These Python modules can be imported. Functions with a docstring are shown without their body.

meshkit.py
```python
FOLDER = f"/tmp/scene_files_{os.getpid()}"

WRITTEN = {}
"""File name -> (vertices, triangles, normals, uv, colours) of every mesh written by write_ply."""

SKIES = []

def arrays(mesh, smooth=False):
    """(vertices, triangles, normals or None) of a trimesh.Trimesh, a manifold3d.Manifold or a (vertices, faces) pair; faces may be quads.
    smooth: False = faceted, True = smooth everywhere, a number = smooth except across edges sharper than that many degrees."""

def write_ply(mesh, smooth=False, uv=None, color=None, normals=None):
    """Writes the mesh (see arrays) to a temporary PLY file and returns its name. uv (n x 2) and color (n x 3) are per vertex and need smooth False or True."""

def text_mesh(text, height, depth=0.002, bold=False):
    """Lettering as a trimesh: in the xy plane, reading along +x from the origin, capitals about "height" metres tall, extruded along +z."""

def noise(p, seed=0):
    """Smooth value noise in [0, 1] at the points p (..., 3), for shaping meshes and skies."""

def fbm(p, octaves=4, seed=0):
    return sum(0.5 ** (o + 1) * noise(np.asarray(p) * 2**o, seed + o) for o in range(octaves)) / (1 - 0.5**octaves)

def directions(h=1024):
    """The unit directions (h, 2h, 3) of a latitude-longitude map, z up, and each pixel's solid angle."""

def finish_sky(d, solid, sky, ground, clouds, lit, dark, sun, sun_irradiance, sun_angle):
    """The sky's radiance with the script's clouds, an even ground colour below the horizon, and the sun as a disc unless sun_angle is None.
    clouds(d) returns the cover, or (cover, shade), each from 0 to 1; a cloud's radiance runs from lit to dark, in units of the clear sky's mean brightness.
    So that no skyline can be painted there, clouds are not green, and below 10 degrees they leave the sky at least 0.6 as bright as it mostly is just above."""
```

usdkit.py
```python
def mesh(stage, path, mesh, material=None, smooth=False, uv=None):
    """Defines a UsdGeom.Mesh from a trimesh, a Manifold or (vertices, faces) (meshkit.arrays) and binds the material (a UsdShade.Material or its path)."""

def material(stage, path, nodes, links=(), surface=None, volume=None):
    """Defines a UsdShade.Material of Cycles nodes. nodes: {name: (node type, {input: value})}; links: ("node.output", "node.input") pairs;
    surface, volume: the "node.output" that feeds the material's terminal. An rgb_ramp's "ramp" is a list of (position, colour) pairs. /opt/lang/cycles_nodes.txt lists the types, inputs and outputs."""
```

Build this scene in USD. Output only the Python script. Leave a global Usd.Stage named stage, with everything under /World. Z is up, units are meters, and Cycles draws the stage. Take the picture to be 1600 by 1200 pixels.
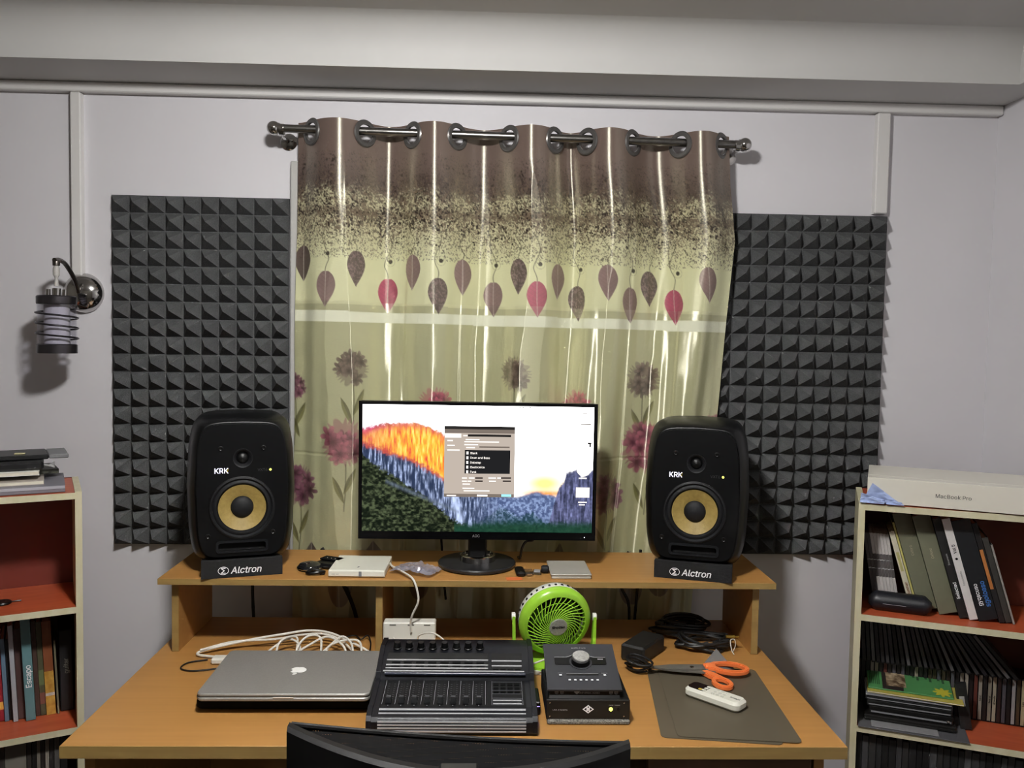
import math, numpy as np, trimesh, usdkit, meshkit
from pxr import Usd, UsdGeom, UsdLux, UsdShade, Gf, Sdf, Vt
from shapely.geometry import Polygon, Point, LineString, box as sbox
from shapely import affinity
from shapely.ops import unary_union

stage = Usd.Stage.CreateInMemory()
UsdGeom.SetStageUpAxis(stage, "Z"); UsdGeom.SetStageMetersPerUnit(stage, 1.0)
UsdGeom.Xform.Define(stage, "/World"); UsdGeom.Scope.Define(stage, "/World/Looks")
rng = np.random.default_rng(7)

# ------------------------------------------------------------------ camera, light, exposure
F, PITCH, YAW, ROLL = 1333.26, .0538, .0325, .0171
CAM = np.array([0.0, -2.5019, 1.544])
cam = UsdGeom.Camera.Define(stage, "/World/camera")
cam.CreateHorizontalApertureAttr(36.0); cam.CreateVerticalApertureAttr(27.0); cam.CreateFocalLengthAttr(F / 1600 * 36)
cam.CreateClippingRangeAttr(Gf.Vec2f(.05, 100)); cam.CreateExposureAttr(0.70)
cy, sy, cp, sp, cr, sr = *[f(a) for a in (YAW, PITCH, ROLL) for f in (math.cos, math.sin)],
fw, rt, up = np.array([sy, cy, 0]), np.array([cy, -sy, 0]), np.array([0, 0, 1.])
fw, up = fw * cp - up * sp, up * cp + fw * sp
rt, up = rt * cr + up * sr, up * cr - rt * sr
M = np.eye(4); M[0, :3], M[1, :3], M[2, :3], M[3, :3] = rt, up, -fw, CAM
cam.AddTransformOp().Set(Gf.Matrix4d(*M.ravel().tolist()))

LAMP = (-.136, -1.54, 2.362)   # a round ceiling lamp: the lower half of the sphere shows below the ceiling
bulb = UsdLux.SphereLight.Define(stage, "/World/lamp")
bulb.CreateRadiusAttr(.085); bulb.CreateIntensityAttr(260); bulb.CreateColorAttr(Gf.Vec3f(1.0, .985, .96))
bulb.AddTranslateOp().Set(Gf.Vec3d(*LAMP))
dome = UsdLux.DomeLight.Define(stage, "/World/night")          # the dark outside beyond the room
dome.CreateIntensityAttr(.02); dome.CreateColorAttr(Gf.Vec3f(.6, .7, 1))

# ------------------------------------------------------------------ helpers: naming
count = {}
def free(parent, name):
    n = count.get((parent, name), 0); count[(parent, name)] = n + 1
    return f"{parent}/{name}" + (f"_{n:03d}" if n else "")
def keys(prim, **kw):
    for k, v in kw.items():
        if v: prim.SetCustomDataByKey(k, v)
def place(x, loc, rz=0, rx=0, ry=0):
    x.AddTranslateOp().Set(Gf.Vec3d(*map(float, loc)))
    if rz: x.AddRotateZOp().Set(float(rz))
    if rx: x.AddRotateXOp().Set(float(rx))
    if ry: x.AddRotateYOp().Set(float(ry))
def thing(name, label, cat, loc=(0, 0, 0), rz=0, group=None, rx=0, ry=0):
    p = free("/World", name); x = UsdGeom.Xform.Define(stage, p); place(x, loc, rz, rx, ry)
    keys(x.GetPrim(), label=label, category=cat, group=group)
    return p
def part(parent, name, mesh, m, smooth=35, label=None, kind=None):
    p = free(parent, name); o = usdkit.mesh(stage, p, mesh, m, smooth); keys(o.GetPrim(), label=label, kind=kind)
    return p
def solo(name, label, cat, mesh, m, loc=(0, 0, 0), rz=0, group=None, smooth=35, rx=0, ry=0, kind=None):
    p = free("/World", name); o = usdkit.mesh(stage, p, mesh, m, smooth); place(o, loc, rz, rx, ry)
    keys(o.GetPrim(), label=label, category=cat, group=group, kind=kind)
    return p
def struct(name, mesh, m, parent="/World", smooth=False):
    p = free(parent, name); o = usdkit.mesh(stage, p, mesh, m, smooth)
    if parent == "/World": keys(o.GetPrim(), kind="structure")
    return p

# ------------------------------------------------------------------ helpers: shapes
cat_ = trimesh.util.concatenate
def T(m, x=0, y=0, z=0): m = m.copy(); m.apply_translation((x, y, z)); return m
def Rot(m, deg, ax, at=(0, 0, 0)):
    m = m.copy(); m.apply_transform(trimesh.transformations.rotation_matrix(math.radians(deg), ax, at)); return m
X, Y, Z = (1, 0, 0), (0, 1, 0), (0, 0, 1)
def bx(x0, x1, y0, y1, z0, z1): return T(trimesh.creation.box((x1 - x0, y1 - y0, z1 - z0)), (x0 + x1) / 2, (y0 + y1) / 2, (z0 + z1) / 2)
def cb(x0, x1, y0, y1, z0, z1, c=.002):
    """a box with chamfered edges"""
    h = np.array([x1 - x0, y1 - y0, z1 - z0]) / 2; c = min(c, h.min() * .9); pts = []
    for s in np.ndindex(2, 2, 2):
        s = np.array(s) * 2 - 1
        for k in range(3):
            q = h - c; q[k] = h[k]; pts.append(s * q)
    return T(trimesh.convex.convex_hull(np.array(pts)), (x0 + x1) / 2, (y0 + y1) / 2, (z0 + z1) / 2)
def rr(w, h, r, n=6):
    """rounded rectangle centred on the origin"""
    return sbox(-w / 2 + r, -h / 2 + r, w / 2 - r, h / 2 - r).buffer(r, quad_segs=n)
def ext(poly, d, c=0):
    """extrude along +z"""
    gs = getattr(poly, "geoms", [poly])
    return cat_([trimesh.creation.extrude_polygon(g, d, engine="earcut") for g in gs])
def front(m): return Rot(m, 90, X)            # xy plane becomes the xz plane, +z becomes -y (towards the viewer)
def ball(r, x=0, y=0, z=0, s=2): return T(trimesh.creation.icosphere(s, r), x, y, z)
def cyl(r, h, n=24, axis="z", at=(0, 0, 0), r2=None):
    return T(turn([(r, 0), (r if r2 is None else r2, h)], n, axis), *at)
def loft(rings, caps=True, closed=True):
    rings = [np.asarray(r, float) for r in rings]; n = len(rings[0]); v = np.vstack(rings); f = []
    m = n if closed else n - 1
    for i in range(len(rings) - 1):
        for j in range(m):
            a, b, c, d = i * n + j, i * n + (j + 1) % n, (i + 1) * n + (j + 1) % n, (i + 1) * n + j
            f += [(a, b, c), (a, c, d)]
    if caps:
        for i, flip in ((0, True), (len(rings) - 1, False)):
            k = len(v); v = np.vstack([v, rings[i].mean(0)])
            for j in range(n):
                a, b = i * n + j, i * n + (j + 1) % n
                f.append((b, a, k) if flip else (a, b, k))
    m = trimesh.Trimesh(v, f, process=False)
    if caps and closed and m.volume < 0: m.invert()
    return m
def turn(prof, n=32, axis="z", caps=True):
    """lathe of (radius, height) pairs; along z, or along -y (towards the viewer) for axis 'y', or along x"""
    a = np.arange(n) * 2 * np.pi / n
    m = loft([np.stack([r * np.cos(a), r * np.sin(a), np.full(n, h)], 1) for r, h in prof], caps)
    return m if axis == "z" else front(m) if axis == "y" else Rot(m, 90, Y)
def spline(p, n=8):
    p = np.asarray(p, float); q = np.vstack([2 * p[0] - p[1], p, 2 * p[-1] - p[-2]]); out = []
    for i in range(1, len(q) - 2):
        for t in np.arange(n) / n:
            a, b, c, d = q[i - 1:i + 3]
            out.append(.5 * (2 * b + (c - a) * t + (2 * a - 5 * b + 4 * c - d) * t * t + (3 * b - a - 3 * c + d) * t ** 3))
    return np.array(out + [p[-1]])
def tube(p, r, n=8, seg=8, smooth=True):
    p = spline(p, seg) if smooth and len(p) > 2 else np.asarray(p, float)
    t = np.gradient(p, axis=0); t /= np.linalg.norm(t, axis=1, keepdims=True) + 1e-12
    ref = np.array([0, 0, 1.]) if abs(t[0, 2]) < .9 else np.array([1., 0, 0]); a = np.cross(t[0], ref); a /= np.linalg.norm(a); rings = []
    ang = np.arange(n) * 2 * np.pi / n; rad = np.broadcast_to(r, (len(p),))
    for i in range(len(p)):
        a = a - t[i] * (a @ t[i]); a /= np.linalg.norm(a) + 1e-12; b = np.cross(t[i], a)
        rings.append(p[i] + rad[i] * (np.cos(ang)[:, None] * a + np.sin(ang)[:, None] * b))
    return loft(rings)
def text(s, h, d=.0006, bold=False, center=True):
    m = meshkit.text_mesh(s, h, d, bold)
    if center: m.apply_translation((-m.bounds[:, 0].mean(), -h / 2, 0))
    return m

# ------------------------------------------------------------------ helpers: materials
def lin(c):
    if isinstance(c, str): c = [int(c[i:i + 2], 16) / 255 for i in (1, 3, 5)]
    c = np.asarray(c, float); return np.where(c <= .04045, c / 12.92, ((c + .055) / 1.055) ** 2.4)
made = {}
def mat(name, c, rough=.5, metal=0, **kw):
    if name in made: return made[name]
    made[name] = usdkit.material(stage, "/World/Looks/" + name, {"p": ("principled_bsdf", {"base_color": lin(c), "roughness": rough, "metallic": metal, **kw})}, surface="p.BSDF")
    return made[name]
def emit(name, c, s):
    if name not in made:
        made[name] = usdkit.material(stage, "/World/Looks/" + name, {"e": ("emission", {"color": lin(c), "strength": s})}, surface="e.emission")
    return made[name]
def grainy(name, c1, c2, scale=(1, 1, 1), rough=.5, bump=0, detail=4, lo=.35, hi=.65, metal=0, nscale=1, **kw):
    """two tones mixed by noise in object space"""
    n = {"t": ("texture_coordinate", {}), "m": ("mapping", {"scale": scale}), "n": ("noise_texture", {"scale": nscale, "detail": detail}),
         "r": ("rgb_ramp", {"ramp": [(0, lin(c1)), (lo, lin(c1)), (hi, lin(c2)), (1, lin(c2))]}),
         "p": ("principled_bsdf", {"roughness": rough, "metallic": metal, **kw})}
    l = [("t.object", "m.vector"), ("m.vector", "n.vector"), ("n.fac", "r.fac"), ("r.color", "p.base_color")]
    if bump:
        n["b"] = ("bump", {"strength": 1, "distance": bump}); l += [("n.fac", "b.height"), ("b.normal", "p.normal")]
    made[name] = usdkit.material(stage, "/World/Looks/" + name, n, l, surface="p.BSDF"); return made[name]

WALL = grainy("wall_paint", "#d8d6da", "#dbd9dd", (3, 3, 3), .55, 0, nscale=1)
CEIL = grainy("ceiling_paint", "#c2c1bf", "#c6c5c3", (3, 3, 3), .7, 0, nscale=1)
WOOD = grainy("desk_wood", "#a6783f", "#ac7e45", (1.6, 34, 34), .42, 0, nscale=2)
EDGE = grainy("desk_edge", "#8a7040", "#947a46", (3, 40, 40), .5, 0, nscale=2)
PVC = mat("white_plastic_duct", "#dcdad8", .4)
FOAM = grainy("foam_grey", "#4f5051", "#5a5b5c", (260, 260, 260), .95, .001, nscale=1, specular_ior_level=.1)
CHROME = mat("chrome", "#c4c2c0", .12, 1)
STEEL = grainy("brushed_steel", "#8b8986", "#a5a3a0", (40, 600, 40), .25, 0, metal=1)
BLACK = mat("black_plastic", "#070708", .38, specular_ior_level=.35)
SATINBLK = mat("satin_black", "#08090a", .42, specular_ior_level=.3)
MATTBLK = mat("matt_black", "#08090a", .75, specular_ior_level=.15)
RUBBER = mat("rubber_black", "#121316", .6, specular_ior_level=.3)
WHITE = mat("white_plastic", "#dddcd2", .35)
WIRE = mat("white_cable", "#d8d5cb", .45)
BWIRE = mat("black_cable", "#0c0c0d", .5)
GREYM = mat("grey_print", "#9a9a9a", .5)
WPRINT = mat("white_print", "#e8e8ea", .5)
CREAM = grainy("shelf_edging", "#c9c3a0", "#d2ccb0", (20, 20, 6), .5, nscale=2)
RED = grainy("red_laminate", "#a94c2c", "#b45634", (4, 30, 4), .4, nscale=2)
PAPER = grainy("paper_edges", "#cfc9b8", "#e0dac8", (3, 3, 500), .8, nscale=1)
GLASSY = mat("clear_glass", "#f4f4f6", .05, transmission_weight=1.0, ior=1.45)

# ------------------------------------------------------------------ the room
x0, x1, y0, CZ = -2.3, 1.498, -3.7, 2.36
struct("wall_back", bx(x0 - .1, x1 + .1, 0, .1, 0, CZ), WALL)
struct("wall_right", bx(x1, x1 + .1, y0, 0, 0, CZ), WALL)
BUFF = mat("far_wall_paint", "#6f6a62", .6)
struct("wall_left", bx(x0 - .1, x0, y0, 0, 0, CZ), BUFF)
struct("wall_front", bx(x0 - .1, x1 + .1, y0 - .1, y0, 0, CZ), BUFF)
struct("floor", bx(x0 - .1, x1 + .1, y0 - .1, .1, -.1, 0), grainy("floor_tile", "#45403a", "#4d4740", (2, 2, 2), .3, nscale=2))
struct("ceiling", bx(x0 - .1, x1 + .1, y0 - .1, .1, CZ, CZ + .1), CEIL)
def beam(length):                                              # beam with a coved joint to the ceiling
    pr = [(0, 2.2425), (.2275, 2.2425), (.228, 2.243), (.228, CZ - .085)]
    pr += [(.228 + .085 * (1 - math.cos(a)), CZ - .085 + .085 * math.sin(a)) for a in np.linspace(.2, math.pi / 2, 7)] + [(0, CZ)]
    return ext(Polygon(pr), length)                            # x out of the wall, y up, z along
b = beam(x1 - x0); v = b.vertices.copy(); b.vertices = np.stack([x0 + v[:, 2], -v[:, 0], v[:, 1]], 1)
struct("trim", b, CEIL, smooth=40)
b = beam(-y0 - .228); v = b.vertices.copy(); b.vertices = np.stack([x1 - v[:, 0] * .364, -.228 - v[:, 2], v[:, 1]], 1); b.invert()
struct("trim", b, CEIL, smooth=40)
# cable ducts on the wall: each a channel with a lid
def duct(x0, x1, z0, z1, y=-.026):
    p = free("/World", "trim"); x = UsdGeom.Xform.Define(stage, p); keys(x.GetPrim(), kind="structure")
    h = (x1 - x0) > (z1 - z0)
    part(p, "channel", bx(x0, x1, y * .7, 0, z0, z1), PVC)
    part(p, "lid", cb(x0 - (0 if h else .0015), x1 + (0 if h else .0015), y, y * .62, z0 - (.0015 if h else 0), z1 + (.0015 if h else 0), .003), PVC)
duct(x0, x1 - .002, 2.2165, 2.2405, -.032)
duct(-1.176, -1.150, 1.70, 2.2145)
duct(1.131, 1.166, 1.925, 2.2145)
# window behind the curtain
p = free("/World", "window_1"); x = UsdGeom.Xform.Define(stage, p); keys(x.GetPrim(), kind="structure")
FR = mat("window_frame_paint", "#b9b8b4", .5)
part(p, "window_frame", cat_([cb(-.560, -.535, -.03, 0, .86, 2.036, .003), cb(.60, .64, -.03, 0, .86, 2.036, .003), cb(-.535, .60, -.03, 0, 1.996, 2.036, .003), cb(-.535, .60, -.03, 0, .86, .90, .003), cb(.0, .04, -.028, 0, .9, 1.996, .003)]), FR)
for a, b in ((-.535, 0), (.04, .60)):
    part(p, "pane", bx(a, b, -.012, -.008, .9, 1.996), mat("window_glass_night", "#0b0d12", .05))

# ------------------------------------------------------------------ acoustic foam: four tiles of 10 x 10 pyramids
def foam_tile(x, z, label):
    t = thing("acoustic_foam_panel", label, "acoustic panel", (x, 0, z))
    n, w, b0, b1 = 10, .0503, .010, .055
    part(t, "foam_base", bx(0, .5025, -b0, -.001, .0002, .5027), FOAM, False)
    for i in range(n):
        for j in range(n):
            a, c, g = i * w, j * w, .0012
            jx, jz = rng.uniform(-.0012, .0012, 2)
            v = [(a + g, -b0, c + g), (a + w - g, -b0, c + g), (a + w - g, -b0, c + w - g), (a + g, -b0, c + w - g), (a + w / 2 + jx, -b1, c + w / 2 + jz)]
            part(t, "pyramid", trimesh.Trimesh(v, [(0, 1, 4), (1, 2, 4), (2, 3, 4), (3, 0, 4)], process=False), FOAM, False)
foam_tile(-1.070, 1.4295, "upper dark grey pyramid foam tile left of the curtain")
foam_tile(-1.070, .926, "lower dark grey pyramid foam tile, behind the left loudspeaker")
foam_tile(.673, 1.4162, "upper dark grey pyramid foam tile right of the curtain, under the white duct")
foam_tile(.673, .9127, "lower dark grey pyramid foam tile, behind the right loudspeaker")

# ------------------------------------------------------------------ curtain rod
ry = -.09
def rodz(x): return 2.1055 - .0107 * x
t = thing("curtain_rod", "shiny steel curtain rod with ball ends holding up the printed curtain", "curtain rod")
part(t, "rod", tube([(-.575, ry, rodz(-.575)), (.705, ry, rodz(.705))], .0115, 20, smooth=False), STEEL)
for s, xx in ((-1, -.592), (1, .722)):
    part(t, "finial", cat_([ball(.0195, xx, ry, rodz(xx), 3), T(turn([(.0115, 0), (.015, .003), (.015, .012), (.0115, .016)], 20, "x"), xx - s * .012 - .008, ry, rodz(xx))]), CHROME)
    bxx = xx - s * .022
    part(t, "bracket", cat_([tube([(bxx, -.004, rodz(xx) - .018), (bxx, -.06, rodz(xx) - .018), (bxx, ry, rodz(xx) - .0155)], .006, 10), T(turn([(.024, 0), (.024, .004), (.018, .009), (.008, .012)], 24, "y"), bxx, -.0005, rodz(xx) - .018),
                            T(Rot(turn([(.0165, 0), (.0165, .012)], 20, "x"), 0, X), bxx - .006, ry, rodz(xx) - .004)]), CHROME)

# ------------------------------------------------------------------ curtain: one folded sheet, its print in a colour per vertex
GX = np.array([-.488, -.340, -.210, -.085, .058, .187, .276, .406, .539, .656])   # eyelets along the rod
def curtain():
    nx, nz = 780, 640
    xs = np.linspace(-.532, .681, nx)                            # position along the rod
    gx = np.concatenate([[-.61], GX, [.79]]); ph = np.interp(xs, gx, np.arange(-1, len(GX) + 1) * np.pi)
    k = np.ones(41) / 41; ph = np.convolve(np.pad(ph, 20, "edge"), k, "valid")
    zt = 2.136
    zs = np.linspace(zt, .70, nz); XX, ZZ = np.meshgrid(xs, zs); PH = np.broadcast_to(ph, XX.shape)
    h = (zt - ZZ) / (zt - .70)                                    # 0 at the top
    A = .043 * (1 - .28 * np.clip(h * 1.5, 0, 1))
    n1 = meshkit.noise(np.stack([XX * 3.3, h * 1.5, 0 * XX], -1), 3) - .5
    n2 = meshkit.noise(np.stack([XX * 9, h * 2.2, 0 * XX + 5], -1), 4) - .5
    n3 = meshkit.noise(np.stack([XX * 26, h * 9, 0 * XX + 9], -1), 5) - .5
    n4 = meshkit.noise(np.stack([XX * 60, h * 30, 0 * XX + 9], -1), 6) - .5
    n5 = meshkit.noise(np.stack([XX * 38, h * 1.6, 0 * XX + 2], -1), 8) - .5
    drape = np.clip((h - .06) * 3, 0, 1)
    y = ry + .018 * np.clip(h * 2.2, 0, 1) - A * np.sin(PH + n1 * 1.2 * drape) - drape * (.022 * n2 + .008 * n3 + .0016 * n4 + .014 * n5)
    for xc, am in ((-.392, .008), (-.217, .005), (-.062, .006), (.115, .006), (.268, .005), (.398, .008), (.545, .005)):   # pressed-in pleats
        q = XX - xc - .01 * n2; y = y - drape * am * np.exp(-np.abs(q) / .035) / (1 + np.exp(-q / .0016))
    # the way the sides hang
    zk = [2.14, 1.84, 1.52, 1.30, .70]
    left = np.interp(-ZZ, [-z for z in zk], [0, -.002, -.014, -.012, -.012]); right = np.interp(-ZZ, [-z for z in [2.14, 2.0, 1.84, 1.62, 1.43, 1.2, .9, .7]], [0, .010, .030, .014, .003, -.012, -.05, -.06])
    u = (XX - xs[0]) / (xs[-1] - xs[0])
    x = XX + left * (1 - u) ** 2 + right * u ** 2 + drape * .012 * n2
    y += .014 * np.exp(-((h - .395) / .012) ** 2) * 0 + np.where(np.abs(ZZ - 1.208) < .004, .0015, 0)
    z = ZZ - (XX - xs[0]) * .0107 * (1 - h)
    y = np.minimum(np.maximum(y, -.135 + .03 * np.clip(h * 2.2, 0, 1)), -.034)
    # ---- print, laid out on the flat cloth: s along the width (arc length), z down
    ds = np.hypot(np.diff(x, axis=1), np.diff(y, axis=1)); s = np.concatenate([np.zeros((nz, 1)), np.cumsum(ds, 1)], 1)
    base = np.array(lin("#e3e3ba")); C = np.tile(base, (nz, nx, 1)); G = np.ones((nz, nx))
    vn = meshkit.noise(np.stack([s * 7, z * .4, 0 * s], -1), 11)[..., None]
    C = C * (1 - .10 * vn * np.array([.6, .7, 1.6]))
    def blend(w, c):
        nonlocal C
        c = lin(c) if isinstance(c, str) else np.asarray(c); w = np.clip(w, 0, 1)[..., None]; C = C * (1 - w) + c * w
    # the satin weave below the stripes is deeper in tone than the matt cloth above
    C = C * np.where((z + (XX - xs[0]) * .0107 < 1.583)[..., None], np.array([.74, .74, .70]), 1.0)
    def sm(a, lo, hi): q = np.clip((a - lo) / (hi - lo), 0, 1); return q * q * (3 - 2 * q)
    top = z + (XX - xs[0]) * .0107
    f1 = meshkit.fbm(np.stack([s * 190, z * 190, 0 * s], -1), 3, 21); f2 = meshkit.fbm(np.stack([s * 330, z * 330, 0 * s], -1), 2, 22); f3 = meshkit.fbm(np.stack([s * 26, z * 26, 0 * s], -1), 3, 23)
    # brown header, ragged where it meets the cream
    hdr = sm(top + (f1 - .5) * .075 + (f3 - .5) * .06, 1.912, 1.958)
    blend(hdr, "#74625c"); blend(hdr * sm(-top, -2.05, -1.96) * .7, "#4f403d")
    # bands of tiny berries and twigs
    dens = np.interp(-top, [-2.06, -2.0, -1.95, -1.925, -1.905, -1.89, -1.87, -1.85, -1.82, -1.775, -1.755], [0, .12, .50, .40, .46, .66, .50, .40, .26, .10, 0])
    dens = dens * (.55 + .9 * f3)
    blend((1 - hdr) * np.clip(dens * 1.6, 0, .6), "#b3a78a")
    sp = sm(f2, .64 - .42 * dens, .76 - .42 * dens) * (dens > .02)
    blend(sp * .78, "#33262a")
    sp2 = sm(f1, .72 - .40 * dens, .80 - .40 * dens) * (dens > .02)
    blend(sp2 * .65, "#7a6856"); blend(np.exp(-((top - 1.888) / .012) ** 2) * .45, "#57443a")
    tw = meshkit.noise(np.stack([s * 40, z * 9, 0 * s], -1), 31)
    blend(np.exp(-((tw - .5) / .018) ** 2) * sm(top, 1.86, 1.93) * sm(-top, -2.03, -1.98) * .6, "#3a2b29")
    # matt stripes above the satin ground
    blend(((top < 1.632) & (top > 1.613)) * .55, "#a9a880"); blend(((top <= 1.613) & (top > 1.583)) * .92, "#e9ead2")
    G = np.where(top > 1.640, .38 + .5 * sm(top, 1.86, 1.95), 1.0); G = np.where((top <= 1.613) & (top > 1.583), .0, G)
    jr = nz - 1
    def flat(px, pz):
        """cloth coordinate s of the point that hangs at x = px, height pz"""
        r = int(np.clip((zt - pz) / (zt - .70) * (nz - 1), 0, jr)); return np.interp(px, x[r], s[r]), pz
    def window_(sc, zc, rs, rz):
        r0, r1 = [int(np.clip((zt - q) / (zt - .70) * (nz - 1), 0, jr)) for q in (zc + rz + .03, zc - rz)]
        return slice(r0, r1 + 1)
    def leaf(px, pz, c, L=.100, W=.031, veins=False, up=False, dark=None):
        sc, zc = flat(px, pz); R = window_(sc, zc, W, L); S = s[R] - sc; Q = (z[R] + (XX[R] - xs[0]) * .0107 - zc) * (-1 if up else 1)
        q = (Q / L + .5)                                          # 0 tip .. 1 stem end
        qc = np.clip(q, 0, 1); wdt = W * np.where(qc > .60, np.sqrt(np.clip(1 - ((qc - .60) / .41) ** 2, 0, 1)), np.sin(np.pi / 2 * qc / .60) * (.82 + .18 * qc / .60))
        w = sm(wdt - np.abs(S), -.0008, .0012) * ((q > 0) & (q < 1)); sub = C[R]
        tone = lin(c) * (1 + .25 * (f1[R] - .5))[..., None] * (1.12 - .3 * (S / W)[..., None] * .8)
        if veins: tone = tone * np.where(meshkit.noise(np.stack([S * 300, Q * 300, 0 * S], -1), 5) > .55, 1.9, .85)[..., None]
        sub = sub * (1 - w[..., None] * .93) + tone * w[..., None] * .93
        mid = w * np.exp(-(S / .0011) ** 2) * .8; sub = sub * (1 - mid[..., None]) + lin("#cfc5b5" if not veins else "#4b3f3b") * mid[..., None]
        ved = w * np.exp(-((np.mod(Q * 90 - np.abs(S) * 60, 1) - .5) / .12) ** 2) * .18; sub = sub * (1 - ved[..., None]) + lin("#5d4850") * ved[..., None]
        C[R] = sub
    def line(px, pz0, pz1, amp, c, wid=.0010, k=2.0, ph=0.):
        sc, _ = flat(px, pz0); r0, r1 = [int(np.clip((zt - q) / (zt - .70) * (nz - 1), 0, jr)) for q in (pz1, pz0)]
        R = slice(r0, r1 + 1); q = (z[R] - pz0) / max(pz1 - pz0, 1e-6); S = s[R] - sc - amp * np.sin(q * np.pi * k + ph) * np.minimum(1, q * 4)
        w = (np.exp(-(S / wid) ** 2) * .85)[..., None]; C[R] = C[R] * (1 - w) + lin(c) * w
    def dot(px, pz, r, c, ring=False):
        sc, zc = flat(px, pz); R = window_(sc, zc, r * 3, r * 3); d = np.hypot(s[R] - sc, z[R] + (XX[R] - xs[0]) * .0107 - zc)
        w = sm(r - d, -.0006, .0010)[..., None]; C[R] = C[R] * (1 - w) + lin(c) * w
        if ring: w = (np.exp(-((d - r * 2.1) / .0009) ** 2) * .5)[..., None]; C[R] = C[R] * (1 - w) + lin("#8d8468") * w
    def wx(px): return -.592 + (px - 428) * .001786 + (px - 800) * .00003
    def wz(py): return 1.868 - (py - 340) * .00178
    def flower(px, py, r, c1, c2, stem=True, clip=None):
        X0, Z0 = wx(px), wz(py); sc, zc = flat(X0, Z0); r *= .00178
        R = window_(sc, zc, r * 1.3, r * 1.3); S = s[R] - sc; Q = z[R] + (XX[R] - xs[0]) * .0107 - zc; d = np.hypot(S, Q); a = np.arctan2(Q, S)
        sub = C[R]; g = np.random.default_rng(int(px))
        pet = (.5 + .5 * np.cos(a * 23 + 3 * np.sin(a * 5))); w = sm(r * (.78 + .26 * pet) - d, -.003, .003) * .82
        if clip is not None: w = w * (Q > clip)
        sub = sub * (1 - .75 * w[..., None]) + lin(c1) * 1.15 * .75 * w[..., None]
        for _ in range(15):                                       # florets of five petals
            rad, th = r * .72 * math.sqrt(g.random()), g.random() * 6.28; S2, Q2 = S - rad * math.cos(th), Q - rad * math.sin(th)
            d2, a2 = np.hypot(S2, Q2), np.arctan2(Q2, S2) + g.random() * 6; R2 = r * g.uniform(.34, .48)
            w2 = sm(R2 * (.35 + .65 * np.abs(np.cos(a2 * 3))) - d2, -.001, .002) * .92
            if clip is not None: w2 = w2 * (Q > clip)
            k_ = np.clip(1.15 - 1.5 * d2 / R2, 0, 1)[..., None]; tone = (lin(c1) * (1 - k_) * 1.08 + lin(c2) * .55 * k_) * g.uniform(.7, 1.35) * (.75 + .5 * np.abs(np.cos(a2 * 3)))[..., None]
            sub = sub * (1 - w2[..., None]) + tone * w2[..., None]
        C[R] = sub
        if stem: stalk(px, py + r / .00178 * .95, 75)
    def stalk(px, py, n):
        line(wx(px), wz(py + n), wz(py), .004, "#4c4a28", .0016, .8)
        for sg, o in ((1, 26), (-1, 40)):
            X0, Z0 = wx(px + sg * 9), wz(py + o); sc, zc = flat(X0, Z0); R = window_(sc, zc, .06, .06); S, Q = s[R] - sc, z[R] + (XX[R] - xs[0]) * .0107 - zc
            e = S * math.cos(1.15) * sg + Q * math.sin(1.15); n_ = -S * sg * math.sin(1.15) + Q * math.cos(1.15)
            w = sm(.0085 * (1 - (e / .042) ** 2) - np.abs(n_), -.001, .001)[..., None] * .85 * (np.abs(e) < .042)[..., None]
            C[R] = C[R] * (1 - w) + (lin("#6e6c3a") * (1 - .35 * np.sign(n_))[..., None]) * w
    DK, MV, PK, GY = "#4c3b3c", "#7e6465", "#a43a5d", "#5b4b4b"
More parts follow.
